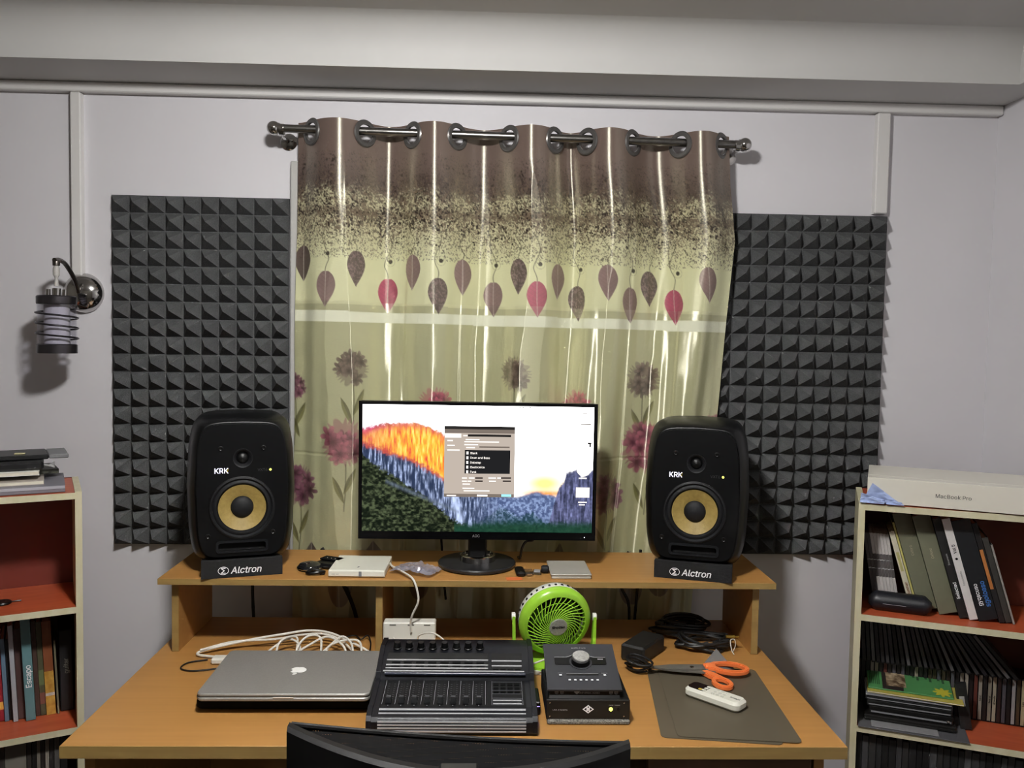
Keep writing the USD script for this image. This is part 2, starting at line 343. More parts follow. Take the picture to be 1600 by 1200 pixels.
    for px, py, c, vn_ in ((477, 410, DK, 0), (561, 417, GY, 1), (646, 420, MV, 0), (724, 425, MV, 0), (810, 422, GY, 1), (872, 428, MV, 0), (948, 428, MV, 0), (1018, 434, GY, 1), (1106, 427, MV, 0),
                           (515, 450, MV, 0), (606, 457, PK, 0), (687, 456, GY, 1), (772, 458, MV, 0), (839, 457, PK, 0), (905, 461, GY, 1), (985, 462, MV, 0), (1057, 463, PK, 0)):
        lower = py > 445 - (px < 600) * 2
        line(wx(px), wz(py - 27), wz(py - (100 if lower else 74)), .010, "#4d4838", .0014, 2.2, px)
        leaf(wx(px), wz(py), c, veins=bool(vn_), W=.029)
        if lower: dot(wx(px + 4), wz(py - 55), .0062, "#4a463c", True)
    for px, py in ((527, 332), (540, 336), (598, 345), (660, 350), (720, 352), (838, 340), (893, 368), (948, 350), (1020, 352), (1050, 358), (1128, 366), (775, 360), (690, 348)):
        for _ in range(9): dot(wx(px + rng.normal(0, 5)), wz(py + rng.normal(0, 4)), .0022, "#2e2321")
    g = np.random.default_rng(5)
    for _ in range(800):
        zz_ = 1.90 + (g.normal(0, .038) if g.random() < .8 else g.uniform(-.07, .125)); xx_ = g.uniform(xs[0] + .005, xs[-1] - .005)
        for _ in range(int(g.integers(1, 4))): dot(xx_ + g.normal(0, .005), zz_ + g.normal(0, .004) + (.012 * math.sin(xx_ * 9)), g.uniform(.0020, .0034), "#2b2022")
    flower(557, 574, 28, "#6b5a50", "#41342f"); flower(806, 575, 28, "#6b5a50", "#41342f"); flower(1012, 580, 30, "#6b5a50", "#41342f")
    flower(685, 632, 32, "#b4566a", "#7a2c4a"); flower(907, 628, 30, "#b4566a", "#7a2c4a"); flower(1018, 690, 42, "#9c5a68", "#6b2a46"); flower(545, 690, 38, "#9c5a68", "#6b2a46")
    flower(470, 765, 34, "#7d5060", "#4f2438"); flower(955, 765, 34, "#7d5060", "#4f2438"); flower(1128, 660, 26, "#a8506a", "#702a46"); flower(462, 606, 20, "#7d5060", "#4f2438")
    for px, pz, L in ((492, .905, .10), (538, .855, .16), (588, .915, .09), (660, .87, .14), (760, .90, .12), (885, .90, .12), (962, .90, .09), (1000, .86, .16), (1040, .88, .12)):
        leaf(wx(px), pz, "#4b3f3e", L=L, W=.036, up=True, veins=False)
    pts = np.stack([x, y, z], -1).reshape(-1, 3)
    i = np.arange(nx * nz).reshape(nz, nx); q = np.stack([i[:-1, :-1], i[1:, :-1], i[1:, 1:], i[:-1, 1:]], -1).reshape(-1, 4)
    ctr = pts[q].mean(1); keep = np.ones(len(q), bool)
    for gx_ in GX: keep &= np.linalg.norm(ctr - [gx_, ry, rodz(gx_) - .006], axis=1) > .0262
    q = q[keep]
    return pts, q, np.clip(C, .003, .9).reshape(-1, 3), G.reshape(-1), (x, y, z)
P_, Q_, C_, G_, grid = curtain()
nodes = {"a": ("attribute", {"attribute": "print"}), "g": ("attribute", {"attribute": "gloss"}),
         "t": ("texture_coordinate", {}), "m": ("mapping", {"scale": (140, 140, 900)}), "n": ("noise_texture", {"scale": 1, "detail": 1}),
         "b": ("bump", {"strength": .35, "distance": .0006}), "tan": ("combine_xyz", {"x": 0, "y": 0, "z": 1}),
         "k": ("math", {"math_type": "multiply_add", "value2": -.22, "value3": .62}), "sh": ("math", {"math_type": "multiply_add", "value2": .85, "value3": .10}),
         "p": ("principled_bsdf", {"anisotropic": .97, "ior": 2.25, "specular_tint": lin("#fffbe6")}),
         "tr": ("translucent_bsdf", {}), "mix": ("mix_closure", {"fac": .10})}
CURT = usdkit.material(stage, "/World/Looks/printed_satin", nodes,
                       [("a.color", "p.base_color"), ("g.fac", "k.value1"), ("k.value", "p.roughness"), ("g.fac", "sh.value1"), ("sh.value", "p.specular_ior_level"), ("tan.vector", "p.tangent"),
                        ("t.object", "m.vector"), ("m.vector", "n.vector"), ("n.fac", "b.height"), ("b.normal", "p.normal"),
                        ("a.color", "tr.color"), ("p.BSDF", "mix.closure1"), ("tr.BSDF", "mix.closure2")], surface="mix.closure")
def color_grid(path, pts, quads, mtl, prim):
    m = UsdGeom.Mesh.Define(stage, path); m.CreatePointsAttr(Vt.Vec3fArray.FromNumpy(pts.astype(np.float32)))
    m.CreateFaceVertexCountsAttr(Vt.IntArray.FromNumpy(np.full(len(quads), 4, np.int32))); m.CreateFaceVertexIndicesAttr(Vt.IntArray.FromNumpy(quads.astype(np.int32).ravel())); m.CreateSubdivisionSchemeAttr("none")
    tri = np.vstack([quads[:, [0, 1, 2]], quads[:, [0, 2, 3]]]); fn = np.cross(pts[tri[:, 1]] - pts[tri[:, 0]], pts[tri[:, 2]] - pts[tri[:, 0]]); n = np.zeros_like(pts)
    for k in range(3): np.add.at(n, tri[:, k], fn)
    m.CreateNormalsAttr(Vt.Vec3fArray.FromNumpy((n / (np.linalg.norm(n, axis=1, keepdims=True) + 1e-20)).astype(np.float32))); m.SetNormalsInterpolation("vertex")
    for k, a in prim.items():
        if a.ndim == 2: UsdGeom.PrimvarsAPI(m).CreatePrimvar(k, Sdf.ValueTypeNames.Color3fArray, "vertex").Set(Vt.Vec3fArray.FromNumpy(a.astype(np.float32)))
        else: UsdGeom.PrimvarsAPI(m).CreatePrimvar(k, Sdf.ValueTypeNames.FloatArray, "vertex").Set(Vt.FloatArray.FromNumpy(a.astype(np.float32)))
    UsdShade.MaterialBindingAPI.Apply(m.GetPrim()).Bind(mtl); return m
t = thing("curtain", "satin eyelet curtain printed with leaves and flowers, brown at the top and pale green below", "curtain")
color_grid(free(t, "cloth"), P_, Q_, CURT, {"print": C_, "gloss": G_})
EYE = mat("eyelet_grey", "#6b6967", .35, .6)
for k, gx in enumerate(GX):                                       # eyelets: rings round the rod, set square to the cloth
    s = 1 if k % 2 == 0 else -1
    a = np.arange(28) * 2 * np.pi / 28; prof = [(.0245, -.003), (.0245, .003), (.027, .0045), (.035, .0035), (.038, 0), (.035, -.0035), (.027, -.0045), (.0245, -.003)]
    m = loft([np.stack([r * np.cos(a), r * np.sin(a), np.full(28, h)], 1) for r, h in prof], caps=False)
    part(t, "eyelet", T(Rot(Rot(m, 90, Y), s * 45, Z), gx, ry, rodz(gx) - .006), EYE, 40)

PANE = usdkit.material(stage, "/World/Looks/thin_glass", {"tr": ("transparent_bsdf", {"color": (.93, .93, .95)}), "g": ("glossy_bsdf", {"roughness": .05}), "m": ("mix_closure", {"fac": .07})}, [("tr.BSDF", "m.closure1"), ("g.BSDF", "m.closure2")], surface="m.closure")
# ------------------------------------------------------------------ wall lamp (unlit)
t = thing("wall_lamp", "chrome wall lamp with a wire-wrapped glass cylinder on a domed plate", "wall lamp", (-1.152, 0, 1.652))
part(t, "wall_plate", turn([(.056, .0008), (.057, .006), (.053, .018), (.044, .028), (.03, .036), (.014, .040), (.001, .041)], 40, "y"), CHROME)
lx, ly, lz = -.006, -.150, -.165
AMB = mat("lamp_arm_metal", "#77726e", .3, 1)
part(t, "arm", tube([(.0, -.036, .0), (.0, -.06, .035), (-.004, -.10, .072), (lx, ly + .018, .082), (lx, ly - .010, .080)], .0062, 10), AMB)
part(t, "socket_cap", T(turn([(.009, 0), (.0095, .010), (.008, .014)], 16), lx, ly, .066), AMB)
part(t, "stem", T(cat_([turn([(.006, -.055), (.004, -.035), (.0055, -.03), (.0085, -.025), (.0085, -.008), (.006, 0)], 16)]), lx, ly, .066), mat("frosted_stem", "#b9b6b2", .5))
CAPM = mat("lamp_cap_metal", "#4a474b", .3, .8)
part(t, "lamp_cap", T(turn([(.049, 0), (.05, .003), (.05, .020), (.047, .023)], 36), lx, ly, -.038), CAPM)
part(t, "knob", T(cat_([T(turn([(.006, 0), (.006, .017)], 12), o, 0, 0) for o in (-.022, .022)] + [turn([(.011, 0), (.011, .02)], 16)]), lx, ly, -.015), CHROME)
part(t, "glass_cylinder", T(turn([(.0485, 0), (.0485, .107), (.046, .107), (.046, 0)], 36), lx, ly, -.145), PANE)
part(t, "diffuser_tube", T(turn([(.032, 0), (.032, .105)], 30), lx, ly, -.1445), mat("diffuser_white", "#cfcbd6", .6))
part(t, "base_ring", T(turn([(.05, 0), (.05, .023), (.047, .025)], 36), lx, ly, -.170), CAPM)
sp_ = [(lx + .0515 * math.cos(q), ly + .0515 * math.sin(q), -.045 - .0145 * q / 6.283 * 1.9) for q in np.linspace(0, 6.283 * 3.3, 70)]
part(t, "spiral_wire", tube(sp_, .0026, 6, smooth=False), CAPM)

# ------------------------------------------------------------------ desk with riser
t = thing("desk", "light brown wooden desk with a raised shelf along its back", "desk")
DZ, RZ = .75, .943
part(t, "desktop", cb(-.802, .727, -.882, -.125, DZ - .025, DZ, .0008), WOOD)
part(t, "edge_band", bx(-.8022, .7272, -.8832, -.8821, DZ - .0247, DZ - .0008), EDGE)
part(t, "riser_shelf", cb(-.79, .737, -.42, -.125, RZ - .0155, RZ, .0008), WOOD)
part(t, "edge_band", bx(-.7902, .7372, -.4212, -.4201, RZ - .0153, RZ - .0006), EDGE)
for a, b in ((-.767, -.750), (-.263, -.246), (.688, .705)):
    u_ = part(t, "riser_upright", bx(a, b, -.390, -.13, DZ, RZ - .0157), WOOD)
    part(u_, "edge_band", bx(a + .0002, b - .0002, -.3912, -.3901, DZ + .001, RZ - .016), EDGE)
DARKW = grainy("desk_underside", "#4d331a", "#5a3c20", (2, 30, 30), .6, nscale=2)
for a, b in ((-.765, -.745), (.67, .69)): part(t, "side_panel", bx(a, b, -.86, -.13, 0, DZ - .0255), WOOD)
part(t, "modesty_panel", bx(-.744, .669, -.17, -.15, .3, DZ - .0255), WOOD)
ped = part(t, "pedestal", bx(.33, .669, -.845, -.2, .1, DZ - .03), DARKW)
for k in range(3):
    d_ = part(ped, "drawer_front", cb(.334, .665, -.862, -.8455, .11 + k * .205, .308 + k * .205, .003), DARKW)

# ------------------------------------------------------------------ loudspeakers and their foam pads
def barrel(a, b, y, n=96, e=9.0, zc=0.0):
    r = superring(a, b, y, n, e, 0.0); u, w = r[:, 0] / a, r[:, 2] / b
    r[:, 0] *= 1 - .115 * w * w; r[:, 2] *= 1 - .04 * u * u * (w > 0); r[:, 2] += zc; return r
def superring(a, b, y, n=72, e=5.5, zc=0.0):
    th = np.arange(n) * 2 * np.pi / n; c, s = np.cos(th), np.sin(th)
    return np.stack([a * np.sign(c) * np.abs(c) ** (2 / e), np.full(n, y), zc + b * np.sign(s) * np.abs(s) ** (2 / e)], 1)
CONE = grainy("yellow_cone", "#8f7a40", "#9b8549", (60, 60, 60), .5, .0004, nscale=2)
CAB = mat("speaker_cabinet", "#040507", .36, specular_ior_level=.38)
KRKW = emit("lit_logo", "#e8e6ff", 1.1)
def speaker(loc, rz, label, flip):
    t = thing("loudspeaker", label, "loudspeaker", loc, rz, "pair of studio monitors on the desk riser")
    H, zc = .187, .187
    R = [barrel(*q, e=e_ + 3.5, zc=zc) for *q, e_ in ((.108, .166, -.120, 5), (.112, .170, -.1195, 5), (.122, .178, -.104, 5), (.130, .185, -.075, 5.2), (.132, .187, -.04, 5.5), (.128, .184, .06, 5.5), (.118, .176, .12, 5.5), (.108, .168, .132, 5))]
    part(t, "cabinet", loft(R), CAB, 50)
    out = Polygon(barrel(.107, .1645, 0, 96, 8.5)[:, [0, 2]])
    wf, tw = Point(0, -.044).buffer(.0735, 24), Point(.001, .079).buffer(.0215, 16)
    port = rr(.118, .024, .006).buffer(0); port = affinity.translate(port, 0, -.140)
    part(t, "baffle", T(front(ext(out.difference(unary_union([wf, tw, port])), .014)), 0, -.1195, zc), CAB)
    part(t, "woofer_surround", T(turn([(.0733, 0), (.0765, .0145), (.0765, .0175), (.0735, .0185), (.0715, .016), (.069, .0135), (.0655, .0165), (.0615, .0165), (.0575, .0115), (.0565, .003)], 56, "y", False), 0, -.1195, zc - .044), RUBBER, 50)
    part(t, "woofer_cone", T(turn([(.0570, .0125), (.052, .0105), (.026, .0015)], 56, "y", False), 0, -.1195, zc - .044), CONE, 60)
    part(t, "dust_cap", T(turn([(.0275, .001), (.027, .0035), (.023, .0085), (.015, .012), (.006, .0135), (.0005, .0138)], 40, "y"), 0, -.1195, zc - .044), RUBBER, 60)
    part(t, "trim_ring", T(turn([(.0785, .0138), (.0785, .0152), (.0765, .0158), (.0765, .0138)], 56, "y", False), 0, -.1195, zc - .044), BLACK, 40)
    tz = zc + .079
    part(t, "tweeter_horn", T(turn([(.0245, .0139), (.0235, .0155), (.020, .0145), (.0145, .006)], 40, "y", False), .001, -.1195, tz), RUBBER, 60)
    part(t, "tweeter_dome", T(turn([(.0146, .003), (.0135, .0075), (.009, .0115), (.0005, .0132)], 32, "y"), .001, -.1195, tz), SATINBLK, 60)
    for px, pz in ((-.0505, .104), (.0505, .104), (-.080, -.112), (.073, -.108)):
        part(t, "screw", T(turn([(.0065, 0), (.0065, .0015), (.0045, .002), (.0025, .0008)], 14, "y"), px, -.1335, zc + pz), BLACK, 30)
    lo = T(front(cat_([text("KRK", .0125, .0006, True, False)])), -.0665, -.1336, zc + .043)
    part(t, "maker_logo", lo, KRKW, False)
    part(t, "logo_arrow", T(front(ext(Polygon([(0, 0), (.005, .0062), (.005, .0035), (.0025, .0062), (.005, .0090), (.005, .0125)]), .0006)), -.0375, -.1336, zc + .043), mat("logo_yellow", "#d8c23c", .4), False)
    part(t, "model_name", T(front(text("VXT6", .0065, .0004)), .048, -.1336, zc + .049), mat("dim_print", "#3d3e40", .5), False)
    part(t, "power_light", T(turn([(.0032, 0), (.003, .001), (.0005, .002)], 14, "y"), .067, -.1335, zc + .049), emit("amber_green_led", "#cfd860", 1.5))
    part(t, "port_lip", T(front(ext(rr(.124, .030, .008).difference(rr(.112, .019, .006)), .003)), 0, -.1336, zc - .140), mat("port_lip_plastic", "#1d1e20", .16))
    part(t, "port_floor", T(bx(-.058, .058, -.1210, -.1203, -.0118, .0118), 0, 0, zc - .140), mat("port_dark", "#030303", .9))
    return t
def shear(m): m = m.copy(); m.vertices[:, 0] += .2 * m.vertices[:, 1]; return m
PADM = grainy("pad_foam", "#0a0b0d", "#111215", (200, 200, 200), .9, .0006)
def pad(loc, rz, label):
    t = thing("speaker_pad", label, "speaker pad", loc, rz, "foam wedges under the studio monitors")
    sec = Polygon([(-.145, 0), (.12, 0), (.12, .016), (-.117, .026), (-.117, .041), (-.145, .043)])
    m = ext(sec, .192); v = m.vertices.copy(); m.vertices = np.stack([v[:, 2] - .096, v[:, 0], v[:, 1]], 1)
    part(t, "foam_wedge", m, PADM, False)
    part(t, "maker_name", T(front(shear(text("Alctron", .0155, .0005, True))), .010, -.1452, .018), WPRINT, False)
    ring = affinity.scale(Point(0, 0).buffer(.0115, 24), 1.12, .88); sig = LineString([(.005, .006), (-.005, .006), (.002, 0), (-.005, -.006), (.005, -.006)]).buffer(.0012, cap_style=2)
    part(t, "maker_emblem", T(front(ext(unary_union([ring.difference(ring.buffer(-.0016)), sig]), .0005)), -.0445, -.1452, .018), WPRINT, False)
for xx, yy, rz, side in ((-.633, -.262, 17, "left"), (.573, -.262, -17, "right")):
    pad((xx, yy, RZ + .0003), rz, f"black foam speaker wedge with white lettering, {side} of the monitor screen")
    speaker((xx, yy, RZ + .0275), rz, f"black studio loudspeaker with a yellow cone, {side} of the screen on the riser", side == "right")

# ------------------------------------------------------------------ monitor
MY = -.315
t = thing("computer_monitor", "wide black computer monitor showing a mountain valley wallpaper and a dialog window", "monitor", (-.0125, MY, 0))
W2, B0, B1 = .3065, 1.0215, 1.3775
part(t, "housing", cb(-W2, W2, .004, .030, B0, B1, .004), BLACK)
part(t, "housing", cb(-.20, .20, .0305, .055, B0 + .05, B1 - .06, .012), BLACK)
part(t, "bezel", T(front(ext(sbox(-W2, B0, W2, B1).difference(sbox(-W2 + .0085, B0 + .0195, W2 - .0085, B1 - .0075)), .006)), 0, .004, 0), mat("bezel_gloss_black", "#08080a", .18))
part(t, "maker_name", T(front(text("AOC", .0065, .0004, True)), -.003, -.0021, B0 + .0098), mat("silver_print", "#8f8f92", .4, .5), False)
part(t, "power_light", T(turn([(.0014, 0), (.001, .0008)], 10, "y"), W2 - .028, -.002, B0 + .0085), emit("white_led", "#dfe6ff", 3))
sx0, sx1, sz0, sz1 = -W2 + .009, W2 - .009, B0 + .020, B1 - .008
def wallpaper(nx=560, nz=315):
    U, V = np.meshgrid(np.linspace(0, 1, nx), np.linspace(0, 1, nz))     # V: 0 top
    asp = 1.78; p = lambda a, b, s: meshkit.fbm(np.stack([U * a * asp, V * b, 0 * U + s], -1), 4, s)
    C = np.ones((nz, nx, 3)) * 3.2
    def put(w, c):
        nonlocal C
        w = np.clip(w, 0, 1)[..., None]; C = C * (1 - w) + np.asarray(c) * w
    edge = lambda d, k=.004: 1 / (1 + np.exp(-d / k))
    n1, n2, n3 = p(60, 60, 1), p(90, 14, 2), p(26, 26, 3)
    # glow over the far ridge
    d = np.hypot((U - .79) / .085, (V - .61) / .075); put(np.exp(-d * d) * 1.1, (3.0, 2.0, .65)); put(np.exp(-((U - .80) / .12) ** 2 - ((V - .69) / .03) ** 2), (2.3, .9, .18))
    far = .70 + .02 * np.sin(U * 31) + .03 * (n3 - .5); put(edge(V - far) * (U > .4), np.stack([.10 + .35 * n1, .16 + .45 * n1, .42 + .7 * n1], -1) * .8)
    mid = np.interp(U, [.40, .44, .50, .56, .60, .68, .74, .80, .86, 1], [.72, .80, .93, .86, .80, .88, .84, .93, .96, 1.0]) + .04 * (n1 - .5); put(edge(V - mid) * (U > .38), np.stack([.03 + .05 * n1, .08 + .12 * n1, .13 + .16 * n1], -1))
    snow = edge(n1 - .55, .03) * np.exp(-((V - .80) / .10) ** 2) * (U > .42) * (U < .86); put(snow * .45, (.9, 1.2, 1.9))
    # right crag
    crag = np.interp(U, [.80, .84, .855, .875, .885, .93, .95, .98, 1.0], [1.0, .72, .63, .60, .52, .50, .55, .53, .49]) + .03 * (n1 - .5)
    put(edge(V - crag), np.stack([.05 + .30 * n2 ** 2 * 2, .06 + .32 * n2 ** 2 * 2, .13 + .62 * n2 ** 2 * 2], -1) * (.45 + .9 * n1)[..., None])
    # lit cliff on the left
    ridge = np.interp(U, [0, .04, .10, .15, .22, .28, .34, .42, .50, .60], [.19, .17, .15, .145, .14, .165, .22, .30, .45, .80]) + .035 * (n1 - .5)
    body = edge(V - ridge) * edge(.55 - U, .03)
    hot = np.stack([1.9 + 2.0 * (n2 - .35), .75 + 2.6 * (n2 - .42), .10 + 1.2 * np.clip(n2 - .55, 0, 1)], -1)
    red = np.exp(-((V - ridge) / .045) ** 2) * .7 + np.exp(-(U / .12) ** 2) * .55; hot = hot * (1 - red[..., None]) + np.array([1.1, .20, .22]) * (.5 + 1.2 * n1)[..., None] * red[..., None]
    sh = np.interp(U, [0, .10, .20, .30, .355, .375], [.31, .37, .43, .52, .59, .2]) + .05 * (n1 - .5)
    n4 = np.clip((n2 - .30) / .42, 0, 1) ** 2.2 * (.5 + n1); rock = np.stack([.05 + .75 * n4, .08 + .90 * n4, .18 + 1.35 * n4], -1); rm = edge(V - sh, .006)[..., None]; put(body, np.clip(hot, .02, 4) * (1 - rm) + rock * rm)
    put(np.exp(-((V - sh) / .018) ** 2) * body * .7 * (U < .355), (1.2, .16, .12))
    fall = np.exp(-((U - .40 - .16 * (V - .75)) / .012) ** 2) * edge(V - .66) * (.5 + n2); put(fall * .8, (1.5, 1.8, 2.6))
    # wooded slopes
    slope = np.interp(U, [0, .06, .14, .22, .30, .38, .46, .5], [.40, .48, .56, .66, .76, .88, .97, 1.02]) + .05 * (n1 - .5)
    n5 = np.clip((p(44, 60, 6) - .3) / .4, 0, 1) ** 2; tree = np.stack([.008 + .16 * n5, .016 + .20 * n5, .008 + .10 * n5], -1); put(edge(V - slope), tree)
    scree = np.exp(-((V - (.62 + .75 * (U - .12))) / .016) ** 2) * (U > .1) * (U < .42); put(scree * .6 * n2 * 1.6, (.30, .38, .5))
    flr = .93 + .03 * (n1 - .5) - .03 * np.clip((U - .5) * 2, -1, .3); put(edge(V - flr, .01) * (U > .40), np.stack([.01 + .03 * n1, .06 + .10 * n1, .04 + .05 * n1], -1))
    pts = np.stack([sx0 + (sx1 - sx0) * U, np.full_like(U, -.0005), sz1 - (sz1 - sz0) * V], -1).reshape(-1, 3)
    i = np.arange(nx * nz).reshape(nz, nx); return pts, np.stack([i[:-1, :-1], i[1:, :-1], i[1:, 1:], i[:-1, 1:]], -1).reshape(-1, 4), np.clip(C, 0, 4).reshape(-1, 3)
SCR = usdkit.material(stage, "/World/Looks/screen_picture", {"a": ("attribute", {"attribute": "picture"}), "e": ("emission", {"strength": .34}), "g": ("glossy_bsdf", {"color": (.03, .03, .03), "roughness": .3}), "s": ("add_closure", {})},
                      [("a.color", "e.color"), ("e.emission", "s.closure1"), ("g.BSDF", "s.closure2")], surface="s.closure")
wp, wq, wc = wallpaper()
scr = free(t, "screen"); color_grid(scr, wp, wq, SCR, {"picture": wc})
def sxz(px, py): return -W2 + (px - 557.5) / (935.5 - 557.5) * 2 * W2, B1 - (py - 627 - (px - 560) * .0095) / 216 * (B1 - B0)
SS = .40
UI = {"beige": emit("ui_beige", "#d3c5b8", SS * 1.35), "mid": emit("ui_grey", "#93867c", SS * 1.2), "dark": emit("ui_dark", "#3a3735", SS), "list": emit("ui_list", "#2e2e30", SS), "lite": emit("ui_light", "#f6efe8", SS * 2), "blue": emit("ui_blue", "#9fe0ee", SS * 2), "slate": emit("ui_slate", "#675d57", SS)}
def ui(px0, py0, px1, py1, c, name, lift):
    a, b = sxz(px0, py0 + 0), sxz(px1, py1); d = (px0 - px1) * 0
    part(scr, name, bx(a[0], b[0], -.0008 - lift * .0002, -.0007 - lift * .0002, sxz((px0 + px1) / 2, py1)[1], sxz((px0 + px1) / 2, py0)[1]), UI[c], False)
ui(692.5, 667.5, 804, 777.5, "beige", "dialog_window", 0); ui(692.5, 666.5, 804, 671, "dark", "title_bar", 1); ui(692.5, 671, 804, 677, "mid", "tool_bar", 1)
ui(729.5, 679, 798, 682.5, "dark", "text_field", 1); ui(725, 703.5, 797, 740.5, "list", "list_box", 1); ui(748, 697.5, 796, 700, "mid", "text_field", 1)
for k in range(2):
    ui(742, 746 + k * 5, 754, 748.5 + k * 5, "slate", "text_field", 1); ui(783 + 3 * k, 746 + k * 5, 799, 748.5 + k * 5, "slate", "text_field", 1)
ui(693, 677.5, 719, 684, "lite", "tab", 1); ui(692.5, 772.5, 804, 777.5, "mid", "status_bar", 1); ui(784, 773, 800, 777, "blue", "button", 2); ui(697, 774, 712, 776, "lite", "text_line", 2); ui(745, 773.5, 762, 776.5, "lite", "button", 2)
for a, b, c in ((697, 706, 688.5), (697, 709, 696), (697, 717, 703.5), (722, 729, 680.8), (726, 748, 687), (724, 779, 690.5), (724, 746, 695), (727, 741, 699.5), (721, 729, 747.3), (721, 729, 752.3), (763, 775, 747.3), (764, 775, 752.3), (722, 734, 757), (722, 741, 763.5), (724, 765, 767.5), (732, 741, 747.3), (730, 736, 752.3), (777, 783, 747.3)):
    ui(a, c - 1, b, c + 1, "lite", "text_line", 2)
for k, s in enumerate(("Blank", "Drum and Bass", "Dubstep", "Electronica", "Funk")):
    a = sxz(733.5, 708 + 7.4 * k); part(scr, "list_entry", T(front(text(s, .0052, .0001, True, False)), a[0], -.0012, a[1] - .0026), UI["lite"], False)
    ui(727.5, 705.7 + 7.4 * k, 731, 710.3 + 7.4 * k, "lite", "list_icon", 2)
ui(903, 762, 925, 778, "lite", "desktop_icon", 1); ui(907, 784.5, 921, 786.5, "lite", "text_line", 1); ui(908, 788.5, 918, 790.5, "lite", "text_line", 1); ui(907, 746.5, 920, 748.5, "lite", "text_line", 1)
a = sxz(915, 733); part(scr, "desktop_icon", T(turn([(.019, 0), (.019, .0001)], 24, "y"), a[0], -.0008, a[1]), UI["lite"], False)
ui(909, 662, 925, 663.2, "mid", "text_line", 1); ui(911, 644.8, 918, 645.8, "mid", "text_line", 1); ui(921, 691, 926, 693.5, "dark", "desktop_icon", 1); ui(923.3, 693.5, 925.5, 698, "dark", "desktop_icon", 1)
for px in (811, 815.5, 827): ui(px, 635.3, px + 1.4, 636.5, "slate", "menu_icon", 1)
BASEM = grainy("brushed_black", "#161719", "#242528", (14, 420, 400), .3, nscale=1)
part(t, "stand_neck", cat_([cb(-.0235, .0255, .035, .062, RZ + .018, 1.16, .004)]), BLACK)
part(t, "stand_collar", T(turn([(.047, 0), (.047, .016), (.0445, .018), (.0405, .018), (.039, .014), (.039, .012)], 48), .002, .045, RZ + .0125), CHROME, 40)
part(t, "stand_base", T(turn([(.094, .0003), (.1015, .003), (.1025, .009), (.0995, .0125), (.05, .0135)], 72), 0, .040, RZ), BASEM, 30)
solo("monitor_cable", "black cable hanging behind the monitor stand over the riser", "cable", tube([(-.02, -.235, 1.04), (-.055, -.20, 1.012), (-.11, -.185, 1.008), (-.120, -.15, .992), (-.115, -.113, .975), (-.11, -.112, .90), (-.10, -.112, .80)], .0032, 8), BWIRE)
solo("monitor_cable", "short black cable end dangling below the right of the monitor", "cable", tube([(.128, -.27, 1.026), (.135, -.26, 1.008), (.118, -.255, 1.003), (.108, -.25, .985), (.103, -.24, .955), (.1, -.2, .9468)], .0032, 8), BWIRE)

# ------------------------------------------------------------------ laptops
def slab(w, d, z0, z1, r, c):
    a = rr(w, d, r, 8); return ext(a, z1 - z0).apply_translation((0, 0, z0)) if not c else cat_([trimesh.convex.convex_hull(np.vstack([np.c_[np.array(a.buffer(-c).exterior.coords), np.full(len(a.buffer(-c).exterior.coords), z)] for z in (z0, z1)] + [np.c_[np.array(a.exterior.coords), np.full(len(a.exterior.coords), z)] for z in (z0 + c, z1 - c)]))])
ALU = grainy("aluminium", "#8c8b87", "#93928d", (300, 300, 300), .42, 0, metal=.35, nscale=1)
t = thing("laptop", "closed black laptop lying under the silver one on the desk", "laptop", (-.413, -.598, DZ + .0003))
part(t, "base", slab(.372, .255, .0025, .020, .016, .003), MATTBLK); part(t, "lid", slab(.372, .255, .0203, .0298, .016, .003), SATINBLK)
for a in (-.15, .15):
    for b in (-.1, .1): part(t, "foot", T(turn([(.007, 0), (.007, .003)], 12), a, b, 0), RUBBER)
t = thing("laptop", "closed silver aluminium laptop with a white fruit emblem, on top of the black laptop", "laptop", (-.409, -.630, DZ + .0304), .3)
part(t, "base", slab(.358, .247, .0005, .0105, .014, .003), ALU); part(t, "lid", slab(.358, .247, .0111, .0178, .014, .0018), ALU)
part(t, "lid_notch", cb(-.021, .022, -.1242, -.1225, .0075, .0112, .0008), mat("bright_aluminium", "#d9d8d4", .3, .5))
ap = unary_union([affinity.scale(Point(-.0062, .001).buffer(.0115, 20), .95, 1.12), affinity.scale(Point(.0062, .001).buffer(.0115, 20), .95, 1.12), affinity.scale(Point(-.0045, -.0075).buffer(.0075, 20), 1, 1), affinity.scale(Point(.0045, -.0075).buffer(.0075, 20), 1, 1)])
ap = ap.buffer(.001).buffer(-.001).difference(Point(.0195, .003).buffer(.0078, 20)).difference(Point(0, .0175).buffer(.0042, 16)).difference(Point(0, -.0175).buffer(.0032, 16))
lf = affinity.rotate(Point(-.0052, 0).buffer(.0082, 20).intersection(Point(.0052, 0).buffer(.0082, 20)), -38); lf = affinity.translate(lf, .0032, .0205)
part(t, "emblem", T(Rot(ext(affinity.scale(unary_union([ap, lf]), 1.06, 1.06), .0003), 180, Z), .005, .004, .0178), mat("emblem_white", "#f2f2ee", .3), False)
